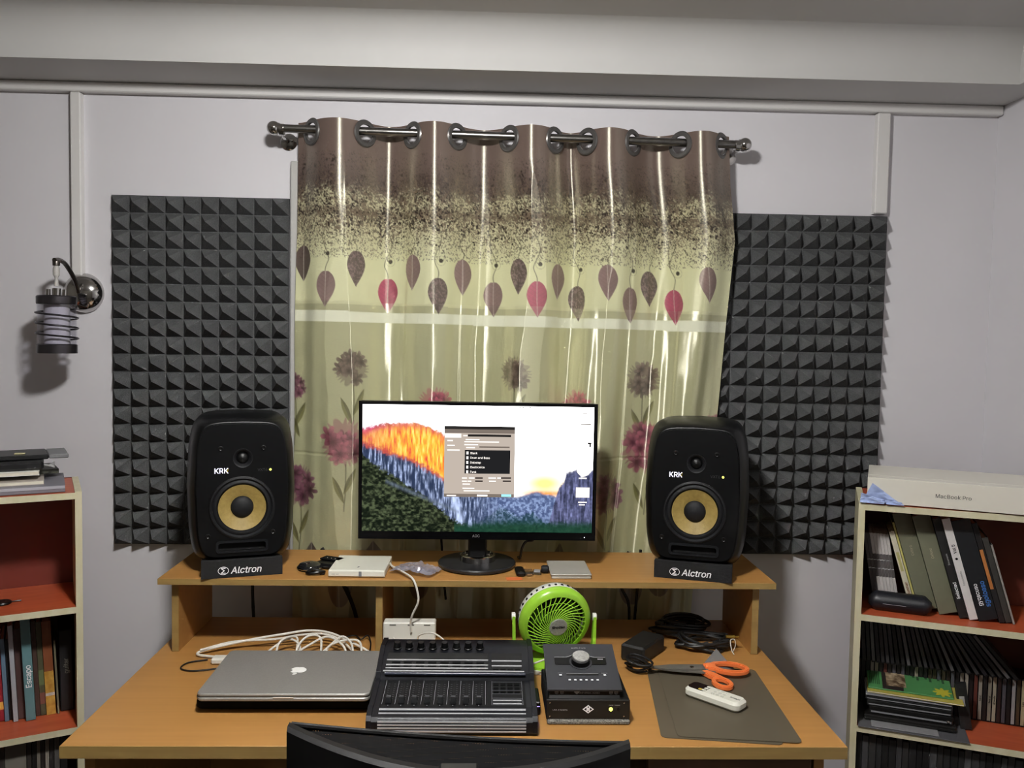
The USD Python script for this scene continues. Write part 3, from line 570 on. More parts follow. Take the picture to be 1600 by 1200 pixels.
# white charger cables behind the laptop
def cable(name, label, pts, r, m, cat="cable", group=None): return solo(name, label, cat, tube(pts, r, 7, 7), m, group=group)
d = DZ
t = thing("charger_cable", "bundle of white charger cable looped behind the silver laptop", "cable")
part(t, "cable_loop", tube([(-.55, -.45, d + .004), (-.66, -.437, d + .006), (-.695, -.42, d + .006), (-.67, -.402, d + .012), (-.58, -.365, d + .022), (-.50, -.345, d + .030), (-.44, -.33, d + .034), (-.38, -.335, d + .028), (-.30, -.385, d + .012), (-.27, -.41, d + .004)], .0032, 8), WIRE)
part(t, "cable_loop", tube([(-.69, -.415, d + .013), (-.62, -.375, d + .020), (-.52, -.36, d + .022), (-.46, -.352, d + .03), (-.40, -.352, d + .033), (-.35, -.37, d + .022), (-.31, -.41, d + .004)], .0030, 8), WIRE)
for a, w, h, q in ((-.535, .085, .030, .010), (-.500, .060, .038, -.012), (-.470, .125, .034, .020), (-.455, .07, .042, -.006), (-.40, .075, .036, .014), (-.385, .105, .030, -.010)):
    part(t, "cable_loop", tube([(a, -.44, d + .004), (a + w * .2 + q, -.405, d + h * .7), (a + w * .5 + q, -.385 + q * .5, d + h), (a + w * .85 + q, -.385 - q, d + h * .75), (a + w + q, -.435, d + .004)], .0029, 8), WIRE)
part(t, "plug", cb(-.645, -.585, -.478, -.450, d + .0004, d + .016, .004), WIRE)
cable("thin_black_cable", "thin black cable curling out beside the white plug left of the laptops", [(-.66, -.45, d + .003), (-.70, -.47, d + .003), (-.705, -.505, d + .003), (-.67, -.52, d + .003), (-.605, -.50, d + .003)], .0018, BWIRE)
cable("thin_black_cable", "thin tangled black cable on the desk between the laptop and the middle upright", [(-.36, -.30, d + .004), (-.33, -.285, d + .006), (-.31, -.31, d + .005), (-.295, -.30, d + .012), (-.282, -.335, d + .006), (-.275, -.41, d + .005)], .0018, BWIRE)

# ------------------------------------------------------------------ fader controller
t = thing("fader_controller", "black mixing controller with eight faders and ribbed metal strips, in front of the fan", "mixing controller", (-.054, -.840, DZ), -.2)
NAVY = mat("controller_body", "#0b0d14", .42, specular_ior_level=.35); PANEL = mat("controller_panel", "#0e0f11", .55, specular_ior_level=.25); RIB = grainy("rib_aluminium", "#a9aaae", "#b9babe", (8, 500, 500), .32, 0, metal=.25, nscale=1)
TRACK = mat("fader_slot", "#050506", .7)
prof = [(0, .006), (.004, .001), (.30, .001), (.30, .088), (.235, .094), (.156, .066), (.150, .052), (.0425, .040), (.035, .044), (.006, .036), (0, .028)]
m = ext(Polygon(prof), .322); v = m.vertices.copy(); m.vertices = np.stack([v[:, 2] - .161, v[:, 0], v[:, 1]], 1)
part(t, "body", m, NAVY, 25)
for s in (-1, 1):
    m = ext(Polygon(prof).buffer(.0018, join_style=1), .010); v = m.vertices.copy(); m.vertices = np.stack([v[:, 2] - .005 + s * .166, v[:, 0], v[:, 1] + .0018], 1); part(t, "end_cheek", m, NAVY, 25)
def onto(y0, z0, y1, z1):                                         # a slope: returns f(x, t, lift)
    L_ = math.hypot(y1 - y0, z1 - z0); ty, tz_ = (y1 - y0) / L_, (z1 - z0) / L_
    return L_, lambda s, l: (y0 + ty * s - tz_ * l, z0 + tz_ * s + ty * l)
def strip(fn, xa, xb, s0, s1, l0, l1):
    q = [fn(s0, l0), fn(s1, l0), fn(s1, l1), fn(s0, l1)]; return loft([[(xx, y, z) for y, z in q] for xx in (xa, xb)])
L1, lip = onto(.0005, .030, .035, .0445); L1b, lipf = onto(0, .006, 0, .030)
for k in range(3): part(t, "rib", strip(lip, -.148, .148, .004 + k * .011, .009 + k * .011, -.001, .0022), RIB, False)
for k in range(4): part(t, "rib", bx(-.148, .148, -.0018, .001, .0085 + k * .0063, .0115 + k * .0063), RIB, False)
L2, mid = onto(.0425, .040, .150, .052)
part(t, "panel", strip(mid, -.150, .150, .001, L2 - .001, -.001, .0008), PANEL, False)
LINE = mat("panel_line", "#8f9096", .5)
for k in range(9):
    xx = -.146 + k * .0265; part(t, "divider_line", strip(mid, xx - .0004, xx + .0004, .010, L2 - .004, .0006, .0011), LINE, False)
for k in range(8):
    xx = -.133 + k * .0265
    part(t, "fader_slot", strip(mid, xx - .0014, xx + .0014, .012, L2 - .012, .0006, .0012), TRACK, False)
    part(t, "scale_marks", cat_([strip(mid, xx + a - .0018, xx + a + .0018, .030 + j * .0085, .0308 + j * .0085, .0006, .0011) for j in range(8) for a in (-.006, .006)]), mat("dim_scale", "#55565a", .5), False)
    y, z = mid(.020, .001); f_ = part(t, "fader_cap", loft([[(xx - a, y - b_, z + h), (xx + a, y - b_, z + h), (xx + a, y + b_, z + h), (xx - a, y + b_, z + h)] for a, b_, h in ((.0062, .0105, 0), (.0060, .010, .004), (.0048, .0075, .011), (.0048, .006, .0115))]), RUBBER, 20)
    part(f_, "cap_line", bx(xx - .0046, xx + .0046, y - .0008, y + .0008, z + .0114, z + .0118), LINE, False)
    part(t, "channel_number", T(Rot(text(str(k + 1), .0034, .0003), 6.4, X), xx, *mid(.006, .0008)), LINE, False)
L3, bar = onto(.150, .052, .156, .066); part(t, "front_bar", tube([(-.152, .152, .0655), (.152, .152, .0655)], .0034, 10, smooth=False), mat("bar_blue_black", "#2a2d3c", .3), 40)
L4, uppr = onto(.156, .066, .235, .094)
part(t, "button_panel", strip(uppr, -.151, .072, .004, L4 - .020, -.001, .0008), TRACK, False); part(t, "button_panel", strip(uppr, .078, .146, .004, L4 - .020, -.001, .0008), TRACK, False)
for s0 in (.002, .011, .021, .037):
    part(t, "rib", strip(uppr, -.152 if s0 > .004 else -.156, .071 if s0 > .004 else .150, s0, s0 + .0036, .0004, .0026), RIB, False)
    if s0 > .012: part(t, "rib", strip(uppr, .079, .145, s0 - .002, s0 + .0016, .0004, .0026), RIB, False)
for row in (.0155, .029):
    for k in range(8): part(t, "button", strip(uppr, -.140 + k * .0265, -.122 + k * .0265, row, row + .005, .0006, .0022), MATTBLK, False)
for k in range(4): part(t, "button", strip(uppr, .082 + k * .016, .094 + k * .016, .006, .012, .0006, .0022), MATTBLK, False)
for k in range(8):
    y, z = uppr(L4 - .006, .0); part(t, "encoder_knob", T(Rot(cat_([turn([(.0095, 0), (.0095, .003), (.0078, .004), (.0070, .015), (.006, .0165)], 20)]), 14, X), -.133 + k * .0265, y + .003, z), BLACK, 40)
# right-hand button block
part(t, "control_block", cat_([strip(mid, .079, .080, .008, L2 - .004, .0006, .0012), strip(mid, .143, .144, .008, L2 - .004, .0006, .0012)] + [strip(mid, .079, .144, s, s + .0008, .0006, .0012) for s in (.008, .034, .052, .066, .100)]), mat("block_line", "#6b6c72", .5), False)
for s in (.010, .0225): part(t, "rib", strip(mid, .082, .141, s, s + .004, .0006, .0022), RIB, False)
for i in range(2):
    for j in range(4): part(t, "button", strip(mid, .083 + j * .0148, .094 + j * .0148, .070 + i * .015, .078 + i * .015, .0006, .0024), MATTBLK, False)
for j in range(4): part(t, "button", strip(mid, .083 + j * .0148, .094 + j * .0148, .055, .062, .0006, .0024), MATTBLK, False)

# ------------------------------------------------------------------ audio interface stack
GUN = mat("gunmetal", "#2f3034", .5, 0, specular_ior_level=.3); FACE = mat("satellite_face", "#191714", .5, specular_ior_level=.3)
solo("felt_mat", "grey fuzzy felt mat under the black audio boxes", "mat", cb(.1400, .3115, -.790, -.60, DZ + .0002, DZ + .0105, .003), grainy("grey_felt", "#4d4c48", "#8a8881", (300, 300, 300), 1, .002, nscale=1))
t = thing("dsp_box", "low black audio box with a white diamond logo and a green light", "audio box", (.2245, -.7855, DZ + .0108))
part(t, "case", cb(-.0865, .0865, .003, .165, 0, .0405, .002), MATTBLK); part(t, "front_panel", cb(-.0865, .0865, 0, .0029, 0, .0405, .0008), FACE)
dm = Polygon([(-.0118, 0), (0, .0088), (.0118, 0), (0, -.0088)]); inn = unary_union([Polygon([(-.0085, 0), (-.0035, .0035), (-.0035, -.0035)]), Polygon([(.0085, 0), (.0035, .0035), (.0035, -.0035)]), sbox(-.0012, .003, .0012, .006), sbox(-.0012, -.006, .0012, -.003)])
part(t, "emblem", T(front(ext(dm.difference(inn), .0005)), 0, -.0001, .021), WPRINT, False)
part(t, "lettering", T(front(text("UAD-2 Satellite", .0030, .0003)), -.058, -.0001, .0195), GREYM, False)
part(t, "power_light", T(turn([(.0042, 0), (.0038, .0012), (.001, .0018)], 18, "y"), .047, -.0001, .021), emit("green_yellow_led", "#d6ee5a", 2.2))
part(t, "lettering", T(front(text("POWER   THUNDER", .0018, .0003)), .0545, -.0001, .0295), GREYM, False)
part(t, "indicator", T(turn([(.0036, 0), (.0036, .001), (.002, .0016)], 16, "y"), .063, -.0001, .021), BLACK)
for a in (-.079, .0745):
    for b_ in (.006, .034): part(t, "screw", T(turn([(.0019, 0), (.0017, .0009), (.0006, .0005)], 10, "y"), a, -.0001, b_), CHROME)
t = thing("audio_interface", "desktop audio interface with a big silver knob, stacked on the low black box", "audio interface", (.2175, -.7820, DZ + .0518), .0)
m = ext(Polygon([(.002, 0), (.150, 0), (.150, .056), (.006, .0185), (.006, .006)]), .146); v = m.vertices.copy(); m.vertices = np.stack([v[:, 2] - .073, v[:, 0], v[:, 1]], 1); part(t, "case", m, BLACK, 25)
Lt, tp = onto(0, .0195, .150, .0610)
part(t, "top_plate", strip(tp, -.0775, .0775, 0, Lt, -.004, 0), GUN, False)
part(t, "lettering", T(front(text("UNIVERSAL AUDIO", .0034, .0003)), .010, .0059, .0105), GREYM, False)
part(t, "emblem", T(front(ext(affinity.scale(dm, .55, .55), .0003)), -.016, .0059, .0122), GREYM, False)
for a in (-.058, -.047, .055, .066): part(t, "jack", T(turn([(.0042, 0), (.0042, .001), (.0028, .0006)], 16, "y"), a, .0059, .0115), mat("jack_ring", "#6a6a6c", .3, .6))
def ont(m, s, xx, l=0): return T(Rot(m, math.degrees(math.atan2(.0415, .15)), X), xx, *tp(s, l))
win = unary_union([sbox(-.056, -.0125, -.020, .0125), sbox(.020, -.0125, .056, .0125), Point(0, 0).buffer(.026, 24)]).buffer(-.004).buffer(.004)
part(t, "display_window", ont(ext(win, .0006), .094, 0), mat("window_gloss", "#060607", .45, specular_ior_level=.2), False)
for sg in (-1, 1): part(t, "bezel_line", ont(ext(unary_union([sbox(*sorted((sg * .056, sg * .03))[:1], .0122, sorted((sg * .056, sg * .03))[1], .0134), LineString([(sg * .031, .0128), (sg * .022, .017), (sg * .012, .0235)]).buffer(.0006)]), .0009), .094, 0), GREYM, False)
part(t, "knob_ring", ont(ext(Point(0, 0).buffer(.0245, 28).difference(Point(0, 0).buffer(.0205, 28)), .0012), .090, 0), GUN, 30)
k_ = part(t, "level_knob", ont(turn([(.0195, .001), (.0195, .011)], 40), .090, 0), BLACK, 30)
part(k_, "knob_cap", ont(turn([(.0190, .0111), (.0190, .0165), (.0175, .018), (.0005, .018)], 48), .090, 0), grainy("spun_aluminium", "#b9b8b6", "#d8d7d4", (3, 3, 3), .28, 0, metal=.85, nscale=60, anisotropic=.7), 30)
BTN = mat("white_button", "#d9dadd", .4)
for k in range(6): part(t, "button", ont(cb(-.0028, .0028, -.0022, .0022, 0, .0022, .0008), .030, -.029 + k * .0118), BTN, False)
for a in (-.047, .047): part(t, "button", ont(cb(-.003, .003, -.0024, .0024, 0, .0022, .0008), .046, a), BTN, False)
part(t, "slot", ont(bx(-.034, .034, -.0025, .0022, 0, .0006), .049, 0), mat("slot_dark", "#0a0a0b", .4), False); part(t, "slot_line", ont(bx(-.034, .034, .0022, .003, 0, .0009), .049, 0), GREYM, False)
part(t, "lettering", ont(text("apollo | twin", .0042, .0003), .141, .0), GREYM, False); part(t, "lettering", ont(text("PREAMP", .0020, .0003), .0535, -.047), GREYM, False); part(t, "lettering", ont(text("MONITOR", .0020, .0003), .0535, .047), GREYM, False)
part(t, "level_mark", ont(bx(-.006, .006, -.0007, .0007, 0, .0008), .1005, .044), BTN, False)

# ------------------------------------------------------------------ desk fan
GREEN = mat("lime_plastic", "#94c838", .3); FWHITE = mat("fan_white", "#dedfd6", .35)
t = thing("desk_fan", "small lime green and white desk fan with a swirled grille, under the riser", "fan", (.1785, -.470, DZ))
zc, R_ = .114, .088
ry_, rz_ = 14, 24          # faces a little down and to the right
def fan(m): return T(Rot(Rot(m, rz_ * .55, X), 12, Z), 0, 0, zc)
part(t, "rear_housing", fan(turn([(.030, -.050), (.060, -.048), (.082, -.032), (.0875, -.010), (.0875, 0)], 56, "y", True)), FWHITE, 40)
vents = cat_([Rot(bx(-.0026, .0026, .0102, .0162, .0845, .0884), a * 360 / 34, Y) for a in range(34)]); part(t, "vent_slots", fan(vents), BLACK, False)
part(t, "front_ring", fan(turn([(.0880, -.004), (.0895, .002), (.088, .012), (.080, .019), (.0725, .021), (.070, .018), (.070, .010)], 64, "y", False)), GREEN, 60)
part(t, "grille_back", fan(turn([(.071, .001), (.0005, .001)], 40, "y", False)), mat("fan_inside_dark", "#0a1005", .7), False)
def dome(r): return .0195 + .016 * (1 - (r / .071) ** 2)
for k in range(34):
    a0 = k * 2 * np.pi / 34; pr = []
    for q in np.linspace(0, 1, 10):
        r = .0195 + q * (.0715 - .0195); a = a0 + 1.05 * (1 - q) ** 1.5; pr.append((r * math.cos(a), -dome(r), r * math.sin(a)))
    part(t, "grille_rib", fan(tube(pr, .0014, 5, smooth=False)), GREEN, 60)
for r in (.044, .058): part(t, "grille_ring", fan(tube([(r * math.cos(a), -dome(r) + .0008, r * math.sin(a)) for a in np.linspace(0, 2 * np.pi, 49)], .0009, 5, smooth=False)), GREEN, 60)
part(t, "fan_blade", fan(cat_([Rot(loft([[(r * math.cos(a), -.004 - .010 * (a - .2), r * math.sin(a)) for a in np.linspace(.2, 1.0, 8)] + [(r * math.cos(a), -.0028 - .010 * (a - .2), r * math.sin(a)) for a in np.linspace(1.0, .2, 8)] for r in (.014, .064)]), q * 120, Y) for q in range(3)])), mat("blade_green", "#3f6a18", .5), 50)
hub = part(t, "hub", fan(turn([(.0228, .030), (.0228, .0345), (.021, .0362), (.0005, .0366)], 36, "y", False)), grainy("hub_silver", "#8f908a", "#a3a49d", (200, 200, 200), .45, 0, metal=.2, nscale=1), 40)
part(hub, "maker_name", fan(T(front(text("Shodian", .0062, .0004, True)), 0, -.0366, .001)), BLACK, False)
for s in (-1, 1):
    part(t, "pivot_cap", T(turn([(.0095, 0), (.0095, .008), (.007, .010)], 20, "x"), s * .0985 - .005, .004, zc + .006), FWHITE)
    part(t, "yoke_arm", loft([[(s * q - w_, y0_, z), (s * q + w_, y0_, z), (s * q + w_, y1_, z), (s * q - w_, y1_, z)] for q, w_, y0_, y1_, z in ((.090, .0045, -.012, .022, .004), (.097, .004, -.010, .016, .06), (.0985, .0035, -.007, .011, zc + .008))]), GREEN, 20)
part(t, "base_top", T(ext(affinity.scale(Point(0, 0).buffer(.06, 24), 1.5, 1.0), .006), 0, .0, .009), GREEN, 30)
part(t, "base", T(ext(affinity.scale(Point(0, 0).buffer(.062, 24), 1.52, 1.05), .0086), 0, 0, .0003), FWHITE, 30)
cable("fan_cable", "white cable running from the fan towards the interface", [(.105, -.50, DZ + .02), (.085, -.56, DZ + .03), (.125, -.555, DZ + .038), (.17, -.54, DZ + .05)], .0022, WIRE)
t = thing("usb_drive", "black plug with a blue light standing between controller and interface", "plug", (.1225, -.725, DZ + .0004))
part(t, "plug_body", cb(-.006, .006, -.02, .055, 0, .028, .002), BLACK); part(t, "blue_light", bx(-.005, .005, -.0206, -.0201, .018, .020), emit("blue_led", "#6a5cff", 2.5))

# ------------------------------------------------------------------ things on the riser
t = thing("optical_drive", "slim white external disc drive left of the monitor on the riser", "disc drive", (-.310, -.402, RZ + .0003), -1)
part(t, "drive_body", cb(-.070, .070, 0, .145, .001, .019, .002), mat("drive_white", "#dfdfd2", .3))
part(t, "drive_tray", cb(-.069, .069, -.0015, -.0002, .004, .0165, .0006), mat("drive_tray", "#e2e2d6", .3)); part(t, "tray_button", bx(.006, .013, -.0024, -.0016, .004, .0162), mat("tray_button_grey", "#777b80", .3))
part(t, "emblem", T(ext(Polygon([(-.003, -.004), (.001, -.004), (.003, .004), (-.001, .004)]), .0002), .0, .03, .019), mat("emblem_grey", "#55585c", .3), False)
part(t, "lettering", T(front(text("DVD   RW", .003, .0002)), -.052, -.0016, .009), GREYM, False)
cable("drive_cable", "white usb cable hanging from the disc drive down to the power strip", [(-.238, -.30, RZ + .010), (-.228, -.33, RZ + .010), (-.20, -.375, RZ + .010), (-.168, -.424, RZ + .004), (-.155, -.433, RZ - .03), (-.155, -.433, .89), (-.168, -.428, .86), (-.173, -.42, .838), (-.172, -.415, .812)], .0027, WIRE)
t = thing("key_case", "glossy black and chrome key fob lying beside the disc drive on the riser", "key fob", (-.440, -.325, RZ + .0003), 20)
part(t, "fob_shell", T(turn([(.028, 0), (.031, .006), (.027, .013), (.014, .017), (.001, .018)], 30).apply_scale((1, 1.15, 1)), 0, 0, 0), mat("fob_gloss", "#1b1b1d", .08), 40)
part(t, "fob_rim", T(turn([(.0315, .004), (.033, .006), (.0315, .008)], 30, caps=False).apply_scale((1, 1.15, 1)), 0, 0, 0), CHROME)
for a, b_ in ((.008, .008), (-.008, .006), (0, -.008), (-.010, -.012)): part(t, "rivet", ball(.0022, a, b_, .0165, 1), CHROME)
t = thing("strap_pouch", "small black leather pouch with studs behind the key fob", "pouch", (-.395, -.300, RZ + .0003), -25)
part(t, "pouch_body", cb(-.032, .03, -.03, .03, 0, .014, .005), SATINBLK); part(t, "pouch_flap", cb(-.031, .029, .0, .031, .0143, .019, .002), MATTBLK)
for k in range(3): part(t, "stud", ball(.0022, -.012 + k * .012, .008, .0192, 1), CHROME)
t = thing("black_strap_loop", "small black strap loop in front of the pouch on the riser", "strap", (-.418, -.372, RZ + .0003), 10)
part(t, "strap", tube([(-.02, 0, .004), (-.012, -.012, .005), (.008, -.014, .008), (.022, -.004, .006), (.016, .01, .004), (-.006, .012, .009), (-.02, 0, .004)], .0042, 8), BLACK); part(t, "buckle", cb(.012, .024, -.012, .002, .0005, .005, .001), SATINBLK)
# crumpled clear bag
def sheet(nx, ny, w, dp, fz): 
    u, v_ = np.meshgrid(np.linspace(-.5, .5, nx), np.linspace(-.5, .5, ny)); z = fz(u, v_)
    a = np.stack([u * w, v_ * dp, z], -1).reshape(-1, 3); b_ = a - [0, 0, .0012]; i = np.arange(nx * ny).reshape(ny, nx); q = np.stack([i[:-1, :-1], i[:-1, 1:], i[1:, 1:], i[1:, :-1]], -1).reshape(-1, 4); n = nx * ny
    bd = np.concatenate([i[0], i[1:, -1], i[-1, -2::-1], i[-2:0:-1, 0]]); sd = np.stack([bd, np.roll(bd, -1), np.roll(bd, -1) + n, bd + n], 1)[:, ::-1]
    q = np.vstack([q, q[:, ::-1] + n, sd]); return trimesh.Trimesh(np.vstack([a, b_]), np.vstack([q[:, [0, 1, 2]], q[:, [0, 2, 3]]]), process=False)
FILM = usdkit.material(stage, "/World/Looks/clear_film", {"tr": ("transparent_bsdf", {"color": (.86, .87, .92)}), "g": ("glossy_bsdf", {"roughness": .16, "color": (.9, .9, 1)}), "d": ("diffuse_bsdf", {"color": (.55, .56, .66)}), "m": ("mix_closure", {"fac": .22}), "m2": ("mix_closure", {"fac": .18})},
                       [("tr.BSDF", "m.closure1"), ("d.BSDF", "m.closure2"), ("m.closure", "m2.closure1"), ("g.BSDF", "m2.closure2")], surface="m2.closure")
crm = lambda s, h: (lambda u, v_: .0022 + h * meshkit.fbm(np.stack([u * 7, v_ * 5, 0 * u + s], -1), 3, s) * (1 - .6 * np.abs(2 * u) ** 3))
solo("plastic_bag", "crumpled clear plastic bag left of the monitor base", "plastic bag", sheet(26, 20, .115, .07, crm(3, .026)), FILM, (-.168, -.352, RZ), -22, smooth=10)
t = thing("usb_stick", "black capsule usb stick right of the monitor base", "usb stick", (.0985, -.352, RZ + .0003), 4)
part(t, "stick_body", T(slab(.024, .062, 0, .011, .009, .003), 0, 0, 0), BLACK); part(t, "stick_ring", T(turn([(.0035, 0), (.0035, .0008), (.002, .0008)], 14), 0, -.022, .011), CHROME)
t = thing("usb_stick", "small clear and silver usb adapter beside the black capsule stick", "usb adapter", (.1205, -.357, RZ + .0003), 3)
part(t, "adapter_shell", cb(-.011, .011, -.012, .02, 0, .009, .002), GLASSY); part(t, "metal_plug", cb(-.007, .007, -.022, -.0125, .002, .0075, .0008), CHROME)
t = thing("card_case", "tiny clear memory card case between the usb adapter and the white box", "card case", (.1425, -.350, RZ + .0003), -6)
part(t, "case_shell", cb(-.0105, .0105, -.018, .018, 0, .006, .001), GLASSY); part(t, "memory_card", cb(-.008, .008, -.014, .012, .0062, .0075, .0004), GREYM)
solo("usb_dongle", "tiny black dongle touching the left side of the white box on the riser", "dongle", Rot(turn([(.008, 0), (.010, .004), (.010, .016), (.007, .019)], 18, "x"), 0, X), RUBBER, (.1535, -.345, RZ + .0104))
solo("orange_paper", "scrap of orange paper in front of the monitor base", "paper", bx(-.02, .02, -.012, .012, 0, .0006), mat("orange_paper", "#cf6d36", .7), (.082, -.400, RZ + .0004), 8)
t = thing("plastic_box", "flat translucent white plastic box on the right of the riser", "box", (.2245, -.335, RZ + .0003), 1)
TWH = mat("translucent_white", "#b9b6ac", .25, transmission_weight=.15); part(t, "box_bottom", cb(-.050, .050, -.065, .065, 0, .008, .002), TWH); part(t, "box_lid", cb(-.0515, .0515, -.0665, .0665, .0082, .013, .002), TWH)

# ------------------------------------------------------------------ power strip and leads behind the controller
t = thing("power_strip", "white power strip leaning on the middle upright below the disc drive", "power strip", (-.173, -.392, DZ + .0003))
part(t, "strip_body", cb(-.069, .061, -.018, .018, .038, .083, .003), WHITE)
part(t, "strip_foot", cb(-.06, .055, -.014, .02, .0005, .0375, .003), WHITE)
for a in (-.045, .0, .04): part(t, "socket_slot", bx(a - .008, a + .008, -.0186, -.0181, .076, .0785), mat("slot_grey", "#6b6a64", .6))
part(t, "usb_plug", cb(-.020, -.008, -.045, -.0182, .012, .034, .002), WHITE); part(t, "usb_plug", cb(.012, .022, -.045, -.0182, .006, .032, .002), WHITE)
cable("white_lead", "white lead arching from the power strip over the controller knobs", [(-.155, -.425, DZ + .034), (-.150, -.44, DZ + .062), (-.115, -.46, DZ + .075), (-.08, -.475, DZ + .055), (-.05, -.50, DZ + .02)], .0020, WIRE)
cable("white_lead", "short white lead slanting down left of the usb plugs", [(-.215, -.413, DZ + .046), (-.205, -.43, DZ + .04), (-.19, -.46, DZ + .014), (-.18, -.48, DZ + .004)], .0020, WIRE)
cable("white_lead", "short white lead curving up behind the controller, right of the arching lead", [(-.045, -.48, DZ + .01), (-.03, -.45, DZ + .035), (-.005, -.44, DZ + .04), (.01, -.44, DZ + .028), (.015, -.42, DZ + .004)], .0018, mat("beige_lead", "#b59f86", .5))
cable("hanging_black_cable", "black cable hanging from the riser at the left end, behind the desk", [(-.665, -.11, .98), (-.660, -.105, .93), (-.648, -.10, .87), (-.645, -.105, .80), (-.64, -.105, .70)], .0045, BWIRE)
cable("hanging_black_cable", "thick black cable slanting down behind the desk in front of the curtain's lower leaves", [(-.45, -.115, .945), (-.41, -.115, .88), (-.365, -.115, .79), (-.34, -.115, .70)], .0055, BWIRE)
cable("hanging_black_cable", "black cable bowing down from the riser left of the right speaker", [(.42, -.105, .94), (.395, -.105, .90), (.40, -.105, .84), (.422, -.110, .79), (.425, -.113, .70)], .0042, BWIRE)
cable("hanging_black_cable", "straight black cable dropping behind the desk right of the bowed cable", [(.455, -.10, .945), (.45, -.10, .86), (.445, -.10, .78), (.44, -.10, .70)], .0042, BWIRE)
# black power adapter and coils
t = thing("power_adapter", "black power adapter brick with its lead coiled in front, right of the interface", "power adapter", (.410, -.400, DZ + .0003), -36)
part(t, "brick", cb(-.032, .032, -.062, .062, 0, .042, .005), mat("brick_black", "#131312", .55))
for k in range(6): part(t, "lead_coil", tube([(.040 + (.024 + .004 * (k % 3)) * math.cos(a + k) + .004 * math.sin(2 * a + k), -.100 + (.018 + .003 * (k % 2)) * math.sin(a + k) - .002 * k, .0085 + .0045 * k + .0045 * math.sin(a + 2.1 * k)) for a in np.linspace(0, 6.0, 24)], .0028, 7, smooth=False), BWIRE)
t = thing("coiled_cable", "black coiled cable on the desk behind the orange scissors", "cable", (.580, -.345, DZ + .0003))
for k in range(7): part(t, "cable_coil", tube([((.058 + .006 * (k % 3)) * math.cos(a + k) + .006 * math.sin(2 * a + k), (.046 - .004 * (k % 3)) * math.sin(a + k) + .004 * math.cos(3 * a), .0085 + .0034 * k + .0045 * math.sin(a * 2 + 1.3 * k)) for a in np.linspace(0, 6.1, 40)], .0040, 7, smooth=False), BWIRE)
part(t, "cable_tie", tube([(.068, -.03, .002), (.072, -.034, .02), (.068, -.036, .035), (.060, -.03, .03), (.058, -.05, .012), (.062, -.058, .004)], .0013, 6), WIRE)
part(t, "metal_plug", T(turn([(.0045, 0), (.0045, .022), (.0025, .023), (.0025, .034)], 14, "x"), .05, -.022, .037), mat("gold_plug", "#a98c3f", .3, .8))

t = thing("cable_bundle", "dark tangled bundle of black cables under the riser, behind the power adapter", "cable", (.535, -.262, DZ + .0003))
for k in range(7): part(t, "cable_loop", tube([((.055 + .008 * (k % 3)) * math.cos(a + k * .9) + .010 * math.sin(2 * a + k), (.036 - .003 * (k % 2)) * math.sin(a + k * .9), .0095 + .0062 * k + .0048 * math.sin(2 * a + 1.7 * k)) for a in np.linspace(0, 5.9, 34)], .0042, 7, smooth=False), BWIRE)
# ------------------------------------------------------------------ folders, scissors, remote
def folder(c):
    return usdkit.material(stage, "/World/Looks/" + c[0], {"tr": ("transparent_bsdf", {"color": c[1]}), "p": ("principled_bsdf", {"base_color": lin(c[2]), "roughness": .32}), "m": ("mix_closure", {"fac": c[3]})}, [("tr.BSDF", "m.closure1"), ("p.BSDF", "m.closure2")], surface="m.closure")
FOL = folder(("smoky_folder", (.62, .60, .54), "#7d7462", .50))
def quad(pts, r=.012): return Polygon(pts).buffer(-r).buffer(r, quad_segs=6)
m1 = quad([(.402, -.497), (.365, -.845), (.602, -.877), (.650, -.50)]); m2 = quad([(.428, -.492), (.398, -.845), (.642, -.872), (.664, -.497)])
solo("plastic_folder", "lower smoky plastic folder on the desk right of the audio boxes", "folder", T(ext(m1, .0014), 0, 0, DZ + .0002), FOL, smooth=False)
solo("plastic_folder", "upper smoky plastic folder under the remote control, slightly askew", "folder", T(ext(m2, .0014), 0, 0, DZ + .0022), FOL, smooth=False)
FZ = DZ + .0038
solo("grey_card", "grey card standing up behind the orange scissors", "card", T(Rot(ext(Polygon([(-.045, 0), (.05, 0), (.012, .05)]), .0012), 62, X), 0, 0, 0), mat("grey_card", "#6a6a68", .5), (.565, -.505, FZ), 8)
t = thing("scissors", "large scissors with orange plastic handles, opened a little, above the remote control", "scissors", (.505, -.525, FZ), 0)
SC = mat("scissor_steel", "#66635c", .42, .1); ORG = mat("orange_plastic", "#ee7d42", .4)
def lift(m, z): return T(m, 0, 0, z)
bl = Polygon([(-.112, .006), (-.05, .019), (.02, .021), (.055, .016), (.058, -.006), (.0, -.012), (-.06, -.008)])
part(t, "blade", lift(ext(bl, .0025), .012), SC, False); part(t, "blade", lift(ext(affinity.rotate(affinity.scale(bl, .96, -1, origin=(0, 0)), -9, origin=(0, 0)), .0025), .009), SC, False)
part(t, "pivot_screw", T(turn([(.0048, 0), (.0045, .0012), (.002, .0016)], 16), .0, .002, .0145), CHROME)
big = affinity.rotate(affinity.scale(Point(0, 0).buffer(1, 24), .047, .034), -16); bigi = affinity.rotate(affinity.scale(Point(0, 0).buffer(1, 24), .034, .0215), -16); bigi = affinity.translate(bigi, .002, 0)
h1 = unary_union([affinity.translate(big, .088, .0), Polygon([(.030, .020), (.030, -.006), (.06, -.016), (.072, .028)])]).buffer(-.003).buffer(.003).difference(affinity.translate(bigi, .089, .0))
sml = affinity.rotate(affinity.scale(Point(0, 0).buffer(1, 24), .0225, .031), 12); smli = affinity.rotate(affinity.scale(Point(0, 0).buffer(1, 24), .0125, .0200), 12)
